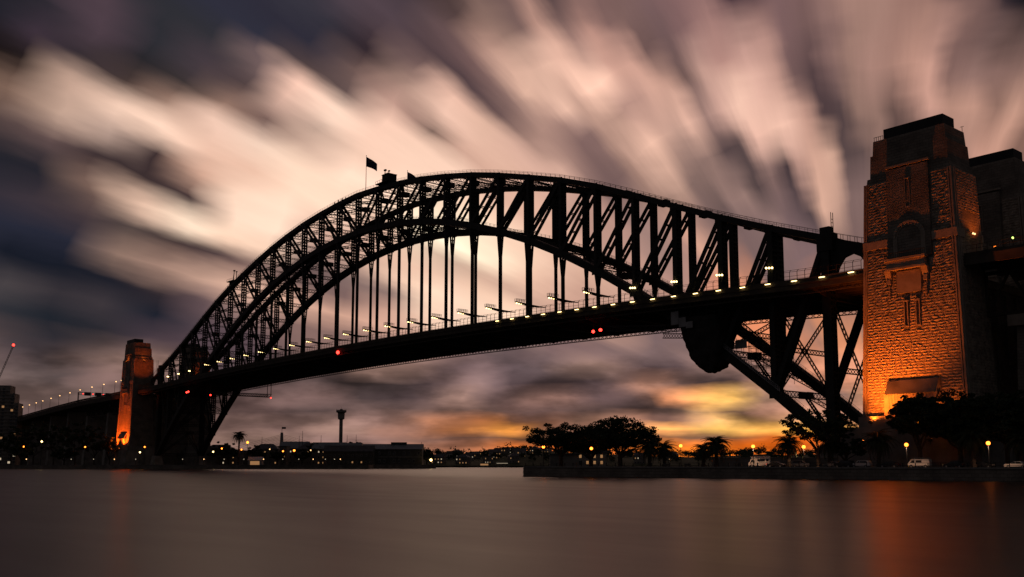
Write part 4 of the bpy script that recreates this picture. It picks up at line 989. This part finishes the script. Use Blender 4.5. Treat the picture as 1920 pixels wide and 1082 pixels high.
def park_lamp(px, py, back, label, m=L_SOD, r=.42, group='globe lamps along the near promenade'):
    p = D(px, back); d = qd(px) + back; h = z_of(px, py, d) - GZ
    t = thing('street_lamp', label, 'lamp', p, group); b = MB(); b.cyl((0, 0, -.05), (0, 0, .6), .16, .13, 8); b.cyl((0, 0, .6), (0, 0, h - .35), .09, .07, 8); b.cyl((0, 0, h - .4), (0, 0, h - .28), .2, .22, 8); b.build('post', DARK, t)
    if px > 1400: pl = bpy.data.lights.new('lamp_light', 'SPOT'); pl.energy = 900; pl.color = (1, .55, .32); pl.shadow_soft_size = .3; pl.spot_size = RAD(138); pl.spot_blend = .3; link('lamp_light', pl, t, (0, -.3, h - r - .05))
    MB().ball((0, 0, h), r, 10, 7).build('globe', m, t); MB().cyl((0, 0, h + r * .85), (0, 0, h + r * 1.15), .2, .05, 8).build('cap', DARK, t); return t
for px, py, bk, lb in ((1019, 838, 9, 'glowing globe lamp glimpsed through the leftmost fig tree'), (1109, 841, 9, 'glowing globe lamp beneath the crowns of the two big fig trees'),
                       (1277, 836, 8, 'glowing globe lamp right of the two smaller palms'), (1413, 837, 9, 'glowing globe lamp above the campervan'),
                       (1508, 838, 7, 'glowing globe lamp beside the open tree at the foot of the arch'), (1701, 834, 8, 'glowing globe lamp above the white van'),
                       (1855, 831, 8, 'rightmost glowing globe lamp before the dark trees')):
    park_lamp(px, py, bk, lb)

# vehicles
wheel_t = MB().cyl((0, -.12, 0), (0, .12, 0), .33, .33, 16).mesh('tyre', RUBBER); wheel_r = MB().cyl((0, -.13, 0), (0, .13, 0), .19, .19, 12).mesh('rim', CHROME)
def wheels(t, xs, w, r=.33):
    for x in xs:
        for y in (-w, w):
            wh = link('wheel', wheel_t, t, (x, y, r)); wh.scale = (r / .33, 1, r / .33); link('rim', wheel_r, wh, (0, math.copysign(.02, y), 0))
def extr(prof, w, inset, zsplit=0.8):
    b = MB(); n = len(prof); vs = []
    for y, k in ((-w, 1), (w, 1)):
        for (u, z) in prof: vs.append((u, y * (1 - inset * max(0, (z - zsplit))), z))
    b.add(vs, [tuple(range(n - 1, -1, -1)), tuple(range(n, 2 * n))] + [(k, (k + 1) % n, n + (k + 1) % n, n + k) for k in range(n)]); return b
def glass(t, x0, x1, z0, z1, w, k0=0, k1=0, ins=.16, zs=.8):
    ya, yb = (w * (1 - ins * max(0, z - zs)) + .015 for z in (z0, z1))
    for s in (-1, 1): MB().add([(x0, s * ya, z0), (x1, s * ya, z0), (x1 - k1, s * yb, z1), (x0 + k0, s * yb, z1)], [(0, 1, 2, 3)]).build('window', GLASS, t)
def bevel(o, r=.05):
    m = o.modifiers.new('bevel', 'BEVEL'); m.width = r; m.segments = 2; m.limit_method = 'ANGLE'; return o
def car(label, px, back, m, rz=0., kind='sedan', lights=False, flip=False, group='cars parked along the shore road'):
    t = thing('parked_car', label, 'car', D(px, back) + Vector((0, 0, .013)), group, math.radians(187 if not flip else 7) + rz)
    prof = {'sedan': [(-2.2, .32), (2.2, .32), (2.25, .62), (2.1, .82), (1.05, .95), (.35, 1.4), (-.95, 1.42), (-1.65, 1.0), (-2.2, .92), (-2.25, .6)],
            'suv': [(-2.25, .36), (2.25, .36), (2.3, .72), (2.15, .98), (1.15, 1.1), (.55, 1.66), (-1.9, 1.68), (-2.25, 1.1), (-2.3, .7)],
            'hatch': [(-1.9, .32), (1.95, .32), (2.0, .66), (1.85, .86), (1.0, .98), (.4, 1.46), (-1.3, 1.46), (-1.85, .98), (-1.95, .6)]}[kind]
    bevel(extr(prof, .88, .16).build('body', m, t)); zt = {'sedan': 1.34, 'suv': 1.56, 'hatch': 1.38}[kind]; zb = zt - .4
    glass(t, .05, .9 if kind != 'suv' else .85, zb, zt, .88, 0, .48); glass(t, -1.2 if kind != 'suv' else -1.8, -.02, zb, zt, .88, .3, 0)
    xf = [p for p in prof if p[1] > .9 and p[0] > 0]; f0, f1 = xf[0], xf[1]
    MB().add([(f0[0] + .02, -.72, f0[1] + .04), (f0[0] + .02, .72, f0[1] + .04), (f1[0] + .06, .64, f1[1] - .04), (f1[0] + .06, -.64, f1[1] - .04)], [(0, 1, 2, 3)]).build('windscreen', GLASS, t)
    wheels(t, (-1.35, 1.38), .8)
    for y in (-.62, .62):
        MB().box(2.16, 2.28, y - .16, y + .16, .6, .74).build('headlight', WHITE, t); MB().box(-2.28 if kind != 'hatch' else -1.98, -2.16 if kind != 'hatch' else -1.86, y - .16, y + .16, .7, .86).build('tail_light', L_TAIL if lights else FLAGR, t)
    return t
def van(label, px, back, camper):
    t = thing('campervan' if camper else 'van', label, 'van', D(px, back) + Vector((0, 0, .013)), None, math.radians(188 if not camper else 214))
    if camper: prof = [(-2.9, .4), (2.7, .4), (2.75, 1.0), (2.2, 1.3), (1.75, 2.0), (1.9, 2.75), (-2.9, 2.8), (-2.95, 1.0)]
    else: prof = [(-2.4, .38), (2.35, .38), (2.42, .85), (2.25, 1.1), (1.5, 1.92), (-2.38, 1.98), (-2.45, 1.0)]
    w = 1.05 if camper else .9; bevel(extr(prof, w, .05, 1.0).build('body', WHITE, t), .07)
    if camper: glass(t, .9, 1.9, 1.25, 1.85, w, 0, .3, .05, 1.0); glass(t, -1.6, .2, 1.5, 2.1, w, 0, 0, .05, 1.0); glass(t, -2.5, -1.9, 1.5, 2.1, w, 0, 0, .05, 1.0)
    else: glass(t, .75, 1.75, 1.12, 1.72, w, 0, .42, .05, 1.0); glass(t, -.75, .55, 1.18, 1.72, w, 0, 0, .05, 1.0)
    f = (2.23, 1.32, 1.8, 1.95) if camper else (2.27, 1.14, 1.56, 1.86)
    MB().add([(f[0] + .01, -.8, f[1]), (f[0] + .01, .8, f[1]), (f[2] + .04, .74, f[3]), (f[2] + .04, -.74, f[3])], [(0, 1, 2, 3)]).build('windscreen', GLASS, t)
    wheels(t, (-1.6, 1.6), w - .1, .36)
    for y in (-.7, .7): MB().box(f[0] + .1, f[0] + .2, y - .15, y + .15, .75, .95).build('headlight', WHITE, t); MB().box(-2.98 if camper else -2.48, -2.88 if camper else -2.4, y - .1, y + .1, .9, 1.3).build('tail_light', FLAGR, t)
    b = MB()
    if camper: b.box(-1.2, .3, -.5, .5, 2.8, 3.0)
    else:
        for x in (-1.9, -.5, .9): b.box(x - .05, x + .05, -.85, .85, 1.96, 2.18)
        for y in (-.85, 0, .85): b.beam((-2.3, y, 2.2), (1.5, y, 2.2), .08, .06)
        b.box(-2.2, 1.2, -.2, .2, 2.2, 2.3)
    b.build('roof_hatch' if camper else 'roof_rack', DARK if camper else TIN, t); return t
van('white panel van with roof rack parked before the dark trees', 1724, 14, False)
van('white campervan parked beneath a globe lamp on the shore road', 1422, 15, True)
car('small white four-wheel drive parked below the lit pylon', 1615, 14, WHITE, 0, 'suv')
car('dark low car just left of the white van', 1668, 14, BLACKCAR)
car('dark car just right of the white van', 1789, 14, BLACKCAR, 0, 'hatch')
car('dark sedan between the dark hatchback and the white sedan', 1843, 14, BLACKCAR, flip=True)
car('white sedan at the right edge of the shore road', 1906, 13, WHITE)
car('pale car with glowing tail lights beside the dark palm', 1501, 15, GREYCAR, .4, 'suv', True, True)
car('silver car half hidden behind the stout palm', 1562, 15, GREYCAR, 0, 'hatch')
car('dark car at the left of the white four-wheel drive', 1583, 14, BLACKCAR, 0, 'suv')
car('dark car with red tail lights behind the campervan', 1456, 15, BLACKCAR, 0, 'sedan', True, True)
# park pavilion and benches under the fig trees
pv = thing('pavilion', 'low pale building with lit windows behind the fig trees', 'building', at_depth(1107, 318, GZ), None, YAW); MB().box(-4.6, 5, -3, 3, -.1, 4.4).build('wall', WALL2, pv); MB().prism([(-3.6, 4.4), (3.6, 4.4), (0, 6.0)], 'x', -5.0, 5.4).build('roof', ROOF, pv)
for k in range(4):
    for j in range(2):
        wn = MB().box(-4.0 + k * 2.3, -3.0 + k * 2.3, -3.06, -3.0, .7 + j * 2.0, 1.9 + j * 2.0).build('window', DARK, pv); MB().box(-3.9 + k * 2.3, -3.1 + k * 2.3, -3.1, -3.07, .8 + j * 2.0, 1.8 + j * 2.0).build('pane', L_WIN if (k * 3 + j) % 4 else GLASS, wn)
pv = thing('pavilion', 'dark arched shelter beneath the leftmost fig trees', 'building', at_depth(1058, 305, GZ), None, YAW); b = MB().box(-4.5, 4.5, -2, 2, -.1, 3.6).build('wall', CONC, pv); boolean(b, [MB().prism(arch_pts(-1.6, 1.6, -.05, 1.4), 'y', -3, 1.2)]); MB().box(-4.8, 4.8, -2.3, 2.3, 3.6, 4.0).build('roof', ROOF, pv)
for k, px in enumerate((1250, 1290, 1385)):
    t = thing('park_bench', f'{ORD[k]} small bench from the left on the promenade right of the fig trees', 'bench', D(px, 6), 'benches on the near promenade', math.radians(190))
    MB().box(-.9, .9, -.25, .25, .4, .46).build('seat', TIMBER, t); MB().box(-.9, .9, .22, .28, .5, .95).build('backrest', TIMBER, t)
    for x in (-.7, .7): MB().box(x - .04, x + .04, -.22, .28, 0, .42).build('leg', DARK, t)
# ------------------------------------------------------------------ far (south) shore
SZ = 2.2
def P2(px, d): return tuple(at_depth(px, d)[:2])
struct(MB().prism([P2(-260, 585), P2(0, 600), P2(350, 598), P2(690, 602), P2(700, 640), P2(800, 664), P2(817, 668), P2(815, 720), P2(760, 1500), P2(-500, 1500)], 'z', -2, SZ).build('south_shore_ground', GRASS))
struct(MB().prism([P2(700, 1150), P2(985, 860), P2(1250, 840), P2(1700, 900), P2(1700, 2600), P2(500, 2600)], 'z', -2, 1.6).build('far_shore_ground', GRASS))
sw = thing('sea_wall', 'dark stone sea wall along the distant left shore', 'wall', at_depth(-200, 590)); pts = [(-200, 589), (0, 599.5), (350, 597.5), (690, 601.5), (700, 639.5), (817, 667.5)]
for a, c in zip(pts, pts[1:]):
    A, B = at_depth(*a) - sw.location, at_depth(*c) - sw.location; MB().beam(A + Vector((0, 0, .9)), B + Vector((0, 0, .9)), .8, 3.0).build('wall_face', ASHLAR, sw); MB().beam(A + Vector((0, 0, 2.5)), B + Vector((0, 0, 2.5)), 1.1, .3).build('coping', CONC, sw)
# hills with bush behind the far shore
hb = MB(); cols = list(range(560, 1760, 16)); rows = [(870, 0), (930, .45), (1040, .85), (1200, 1.0), (1500, .3)]; vs = []
def ridge(px): return float(np.interp(px, [560, 760, 800, 860, 900, 940, 990, 1060, 1150, 1230, 1300, 1370, 1430, 1480, 1600, 1760], [14, 14, 15, 11, 9, 15, 17, 16, 13, 11, 10, 12, 14, 12, 14, 14]))
hr = random.Random(9)
for (d, f) in rows:
    for px in cols: p = at_depth(px, d + (60 if px < 780 else 0) * 3); vs.append((p.x, p.y, 1.4 + ridge(px) * f * hr.uniform(.92, 1.08)))
nc = len(cols); hb.add(vs, [(r * nc + c, r * nc + c + 1, (r + 1) * nc + c + 1, (r + 1) * nc + c) for r in range(len(rows) - 1) for c in range(nc - 1)])
struct(hb.build('far_hills', GRASS, smooth=True))
wd = MB(); rg = random.Random(21)
for k in range(330):
    px = rg.uniform(780, 1640); d = rg.uniform(905, 1200); p = at_depth(px, d); f = float(np.interp(d, [870, 930, 1040, 1200], [0, .45, .85, 1])); z = 1 + ridge(px) * f
    h = rg.uniform(4, 8.5) * (1.5 if rg.random() < .12 else 1)
    for j in range(4): leaves(wd, (p.x + rg.gauss(0, 2), p.y + rg.gauss(0, 2), z + h * rg.uniform(.35, .8)), 20, h * .42, 1.1, rg, .8)
stuff(wd.build('far_woodland', LEAF, fix=False))
def far_tree(px, d, H, W, label, seed, nm='broadleaf_tree'):
    t = tree(label, at_depth(px, d, SZ - .1), H, W, seed, .5, 7, 60, .9, 26, .25, 'trees on the distant left shore', .7); t.name = nm; return t
for k, (px, d, H, W) in enumerate(((20, 660, 27, 22), (62, 650, 29, 24), (100, 655, 32, 24), (140, 650, 30, 24), (176, 655, 26, 20), (205, 662, 20, 16), (40, 625, 14, 16), (120, 628, 13, 16))):
    far_tree(px, d, H, W, ['large dark tree under the far approach viaduct, %s from the left' % ORD[k], 'low dark tree near the distant left shoreline, %s from the left' % ORD[k - 6]][k > 5], 60 + k)
for k, (px, d, H, W) in enumerate(((412, 680, 17, 14), (428, 690, 16, 14), (590, 720, 17, 16), (664, 735, 18, 16), (800, 690, 13, 11), (480, 720, 15, 14), (520, 700, 11, 10), (566, 690, 12, 10))):
    far_tree(px, d, H, W, f'{ORD[k]} small dark tree among the roofs of the far shore', 80 + k)
palm('tall palm silhouetted above the roofs on the distant left shore', at_depth(447, 640, SZ), 20, 5.4, 31, 48, .55, None)
# lamps on the far shore
def far_lamp(px, py, d, m, r, label, group, nm='street_lamp'):
    z = z_of(px, py, d); t = thing(nm, label, 'lamp', at_depth(px, d, SZ), group); b = MB(); b.cyl((0, 0, -.05), (0, 0, z - SZ), .14, .1, 6); b.build('post', DARK, t); MB().ball((0, 0, z - SZ + r * .6), r, 8, 6).build('globe', m, t)
for k, px in enumerate((49, 133, 175, 214, 254, 342, 382, 420, 457, 494, 530, 560, 587, 610, 627, 638)):
    far_lamp(px, 861.6, 604, L_WINW if k % 3 else L_WARM, .3, f'{ORD[k]} low promenade lamp from the left along the distant shoreline', 'low lamps on the distant promenade')
for k, (px, py, m, r) in enumerate(((43, 838.5, L_SOD, .5), (76, 829, L_YEL, .6), (158, 839, L_SOD, .5), (270, 839, L_SOD, .5), (261.5, 849, L_YEL, .55), (399, 848, L_YEL, .55), (415, 842, L_SOD, .5), (463, 831, L_SOD, .8), (452, 844, L_SOD, .5), (530, 847, L_SOD, .5), (551, 846, L_SOD, .7), (505, 843, L_WARM, .4), (582, 845, L_WARM, .4))):
    far_lamp(px, py, 622 + (k % 3) * 9, m, r, f'{ORD[k]} tall street lamp of the distant left shore', 'tall lamps on the distant left shore')
# buildings on the far shore
def house(px, d, W, Dp, H, label, roof='gable', wm=None, rm=None, nw=4, fl=2, litp=.25, seed=0, group='buildings on the distant shore', z0=None, cat='building', nm='waterfront_building', rz=None, rh=.35):
    rg = random.Random(seed); t = thing(nm, label, cat, at_depth(px, d, SZ if z0 is None else z0), group, YAW if rz is None else rz); wm = wm or WALL1; rm = rm or ROOF
    MB().box(-W / 2, W / 2, -Dp / 2, Dp / 2, -.8, H).build('wall', wm, t)
    if roof == 'gable': MB().prism([(-Dp / 2 - .4, H), (Dp / 2 + .4, H), (0, H + Dp * rh)], 'x', -W / 2 - .4, W / 2 + .4).build('roof', rm, t)
    elif roof == 'hip': MB().frus((-W / 2 - .4, W / 2 + .4, -Dp / 2 - .4, Dp / 2 + .4, H), (-W / 2 + Dp * .45, W / 2 - Dp * .45, -.1, .1, H + Dp * rh)).build('roof', rm, t)
    else: MB().box(-W / 2 - .2, W / 2 + .2, -Dp / 2 - .2, Dp / 2 + .2, H, H + .6).build('roof', rm, t)
    for j in range(fl):
        for k in range(nw):
            x = -W / 2 + W * (k + .5) / nw; z = H * (j + .45) / fl; hw, hh = min(.62, W / nw * .22), min(.72, H / fl * .22)
            wn = MB().box(x - hw, x + hw, -Dp / 2 - .08, -Dp / 2 + .02, z - hh, z + hh).build('window', WALL2, t)
            MB().box(x - hw + .15, x + hw - .15, -Dp / 2 - .12, -Dp / 2 - .085, z - hh + .15, z + hh - .15).build('pane', (L_WIN if rg.random() < .7 else L_WINW) if rg.random() < litp else GLASS, wn)
    return t
for k, a in enumerate(((412, 720, 22, 12, 11, 'hip', 6, 3), (436, 705, 14, 10, 8, 'gable', 4, 2), (470, 735, 20, 12, 10.5, 'flat', 5, 3), (500, 740, 20, 12, 12, 'hip', 5, 3), (523, 750, 14, 12, 14, 'flat', 4, 3), (553, 770, 22, 16, 13, 'gable', 6, 3), (585, 740, 22, 14, 12, 'hip', 6, 3), (618, 720, 24, 14, 12, 'gable', 7, 3), (650, 715, 22, 14, 11.5, 'gable', 6, 3), (672, 730, 14, 12, 13, 'hip', 4, 3))):
    px, d, W, Dp, H, rf, nw, fl = a
    house(px, d, W, Dp, H, f'{ORD[k]} dark waterfront building from the left between the arch foot and the long shed', rf, None, [ROOF, TIN][k in (5, 7, 8)], nw, fl, .3, k)
mq = thing('marquee', 'small pale lit tent on the distant left shore', 'tent', at_depth(480, 630, SZ), None, YAW); MB().box(-4.5, 4.5, -3, 3, 0, 3.4).build('side_wall', WHITEP, mq); MB().prism([(-3.3, 3.4), (3.3, 3.4), (0, 5.6)], 'x', -4.8, 4.8).build('roof', WHITE, mq); MB().box(-3, 3, -3.06, -3.01, .4, 2.8).build('lit_opening', L_WIN, mq)
# long two-storey wharf shed on its pier
wh = thing('wharf_shed', 'long two-storey wharf shed with blue-grey roof at the end of the distant pier', 'shed', at_depth(737, 686, SZ), None, YAW); W = 42
MB().box(-W / 2, W / 2, -8, 8, 0, 11.2).build('wall', TIMBER, wh); rf = MB().prism([(-8.8, 11.2), (8.8, 11.2), (0, 15)], 'x', -W / 2 - .5, W / 2 + .5).build('roof', TIN, wh); MB().box(-1.5, 9.5, -1.6, 1.6, 14.2, 16.2).build('ridge_monitor', ROOF, rf)
MB().box(-W / 2 - .1, W / 2 + .1, -8.25, -7.95, 5.6, 6.0).build('string_course', WALL2, wh); MB().box(W / 2, W / 2 + .2, -7.9, 7.9, 0, 11.0).build('end_wall', WALL2, wh)
for j in range(2):
    for k in range(12):
        if (k + j) % 3 == 2: continue
        x = -W / 2 + 2 + k * 3.45; z = 2.9 + j * 5.3
        wn = MB().box(x - .75, x + .75, -8.12, -7.98, z - 1.1, z + 1.3).build('window', WALL2, wh); MB().box(x - .6, x + .6, -8.16, -8.13, z - .9, z + 1.1).build('pane', L_WIN if (k * 5 + j) % 11 == 3 else GLASS, wn)
for k in range(9): MB().box(-W / 2 + 1.5 + k * 4.8, -W / 2 + 1.9 + k * 4.8, -8.5, -8.1, -3, 0.1).build('pile', TIMBER, wh)
MB().box(-W / 2 - 1, W / 2 + 6, -9.6, -7.9, -.3, .1).build('apron', TIMBER, wh)
house(655, 672, 34, 12, 9.5, 'dark shed left of the long wharf shed with rows of dim windows', 'gable', TIMBER, ROOF, 11, 2, .12, 50, nm='wharf_shed', cat='shed')
far_lamp(808, 864, 672, L_YEL, .9, 'bright yellow lamp at the right end of the distant pier', None)
# houses on the far hillside
rg = random.Random(77); hs = []
for k, px in enumerate((822, 834, 846, 857, 868, 879, 890, 902, 915, 928, 940, 952, 963, 974, 1004, 1022, 1200, 1260)):
    d = 895 + 55 * (k % 4); f = float(np.interp(d, [870, 930, 1040, 1200], [0, .45, .85, 1])); z = 1.2 + ridge(px) * f - .5
    house(px, d, rg.uniform(8, 13), 8, rg.uniform(5, 7.5), f'{ORD[k]} small house from the left on the wooded far hillside', rg.choice(('gable', 'hip', 'flat')), [WALL1, WALL2][k % 2], ROOF, 4, 2, .38, 200 + k, 'houses on the far hillside', z, 'house', 'hillside_house', YAW + rg.uniform(-.5, .5))
fb = thing('ferry_wharf', 'small lit ferry wharf on the far shoreline left of the near quay', 'wharf', at_depth(925, 868, .6), None, YAW); MB().box(-14, 14, -3, 3, -1.5, .4).build('deck', TIMBER, fb); MB().box(-12, -4, -2.4, 2.4, .4, 3.2).build('cabin', WALL2, fb); MB().box(-12.5, 13, -2.8, 2.8, 3.4, 3.7).build('roof', TIN, fb)
for k in range(5): MB().box(-3 + k * 3.6, -2.7 + k * 3.6, -2.4, -2.1, .4, 3.4).build('post', DARK, fb)
MB().box(-11.5, -4.5, -2.46, -2.41, 1.2, 2.6).build('lit_window', L_WIN, fb); MB().box(3, 13, -2.7, -2.5, 2.9, 3.2).build('strip_light', L_WINW, fb)
# harbour control tower
ct = thing('control_tower', 'tall concrete harbour control tower with flared top above the far roofs', 'tower', at_depth(638, 1000, 2)); zt = z_of(638, 768, 1000) - 2
MB().cyl((0, 0, -1), (0, 0, zt - 10), 1.9, 1.8, 20).build('shaft', CONC, ct, smooth=False)
b = MB(); b.cyl((0, 0, zt - 10.4), (0, 0, zt - 9.6), 2.2, 3.4, 20); b.cyl((0, 0, zt - 9.6), (0, 0, zt - 3.6), 3.4, 3.6, 20); b.build('cabin', CONC, ct)
b = MB(); b.cyl((0, 0, zt - 3.6), (0, 0, zt - 2.8), 3.6, 5.1, 20); b.cyl((0, 0, zt - 2.8), (0, 0, zt - .7), 5.3, 5.2, 20); b.build('observation_deck', CONC, ct)
b = MB()
for k in range(24): a = 2 * math.pi * k / 24; b.box(5 * math.cos(a) - .06, 5 * math.cos(a) + .06, 5 * math.sin(a) - .06, 5 * math.sin(a) + .06, zt - .7, zt + .3)
b.cyl((0, 0, zt - .7), (0, 0, zt + .5), 1.7, 1.4, 12); b.cyl((0, 0, zt + .5), (0, 0, zt + 3), .12, .08, 6); b.build('roof_rail', DARK, ct)
# cable-stayed bridge far behind
cb = thing('cable_stayed_bridge', 'tiny pointed pylon and fan of cables of a bridge far behind the roofs', 'bridge', at_depth(527, 3000, 0), None, YAW); zt = z_of(527, 811, 3000)
b = MB(); b.beam((-14, 0, 0), (-3, 0, zt - 36), 5, 5); b.beam((14, 0, 0), (3, 0, zt - 36), 5, 5); b.frus((-5, 5, -4, 4, zt - 40), (-3.4, 3.4, -3, 3, zt)); b.build('pylon', CONC, cb)
b = MB()
for s in (-1, 1):
    for k in range(7): b.cyl((0, 0, zt - 6 - 4 * k), (s * (190 - 22 * k), 0, 42), .4, .4, 4, False)
b.build('stay_cables', DARK, cb); MB().box(-320, 320, -12, 12, 38, 42).build('deck', CONC, cb); MB().box(-.5, .5, -.5, .5, zt, zt + 18).build('flag_mast', DARK, cb); MB().box(.5, 12, -.2, .2, zt + 11, zt + 17).build('flag', FLAGB, cb)
for k, (px, py) in enumerate(((490, 819), (560, 817), (566, 808), (601, 816), (650, 816), (667, 815), (790, 829))):
    d = 760; h = z_of(px, py, d) - SZ; t = thing('mast', f'{ORD[k]} thin bare mast from the left above the far roofs', 'mast', at_depth(px, d, SZ), 'thin masts above the far roofs'); b = MB(); b.cyl((0, 0, -.05), (0, 0, h), .3, .12, 6); b.build('pole', DARK, t); MB().beam((-1.4, 0, h * .8), (1.4, 0, h * .8), .12, .12).build('crossbar', DARK, t)
# apartment block and crane at the left edge
ab = thing('apartment_tower', 'stepped high-rise apartment block with lit windows at the left edge', 'building', at_depth(4, 900, 2), None, YAW + .25)
H0 = z_of(10, 724, 900) - 2
for (x0, x1, hh) in ((-22, 5.5, 1.0), (5.6, 9.5, .9), (9.6, 13, .78)):
    H = H0 * hh; MB().box(x0, x1, -9, 9, -1, H).build('tower_block', CONC, ab)
    for j in range(int(H / 3.2)):
        z = 1 + j * 3.2; MB().box(x0 - .1, x1 + .5, -10.2, -8.9, z - .15, z + .15).build('balcony', WALL2, ab)
        for k in range(max(1, int((x1 - x0) / 4))):
            xx = x0 + 1 + k * 4; rr = (j * 7 + k * 13 + int(x0)) % 9
            MB().box(xx, xx + 2, -9.06, -9.0, z + .5, z + 2.4).build('window', L_WIN if rr == 2 else L_WINW if rr == 5 and j < 9 else GLASS, ab)
tc = thing('tower_crane', 'thin slanting crane jib with a red tip lamp at the left edge', 'crane', at_depth(-12, 1000, 2)); a = at_depth(12, 1000) - at_depth(-12, 1000); zj = z_of(0, 692, 1000) - 12; zt = z_of(12, 648, 1000) - 2
b = MB(); b.lattice((0, 0, 0), (0, 0, zj), 1.8, up=(1, 0, 0), bar=.3, pitch=2); b.build('mast', DARK, tc, fix=False)
b = MB(); b.lattice((0, 0, zj), (a.x, a.y, zt), 1.2, bar=.35, pitch=2); b.build('jib', DARK, tc, fix=False); b = MB(); b.beam((0, 0, zj), (-a.x * .4, -a.y * .4, zj + 3), 1.5, 1.5); b.build('counter_jib', DARK, tc); MB().ball((a.x, a.y, zt + .6), 1.3, 8, 6).build('red_lamp', L_RED, tc)
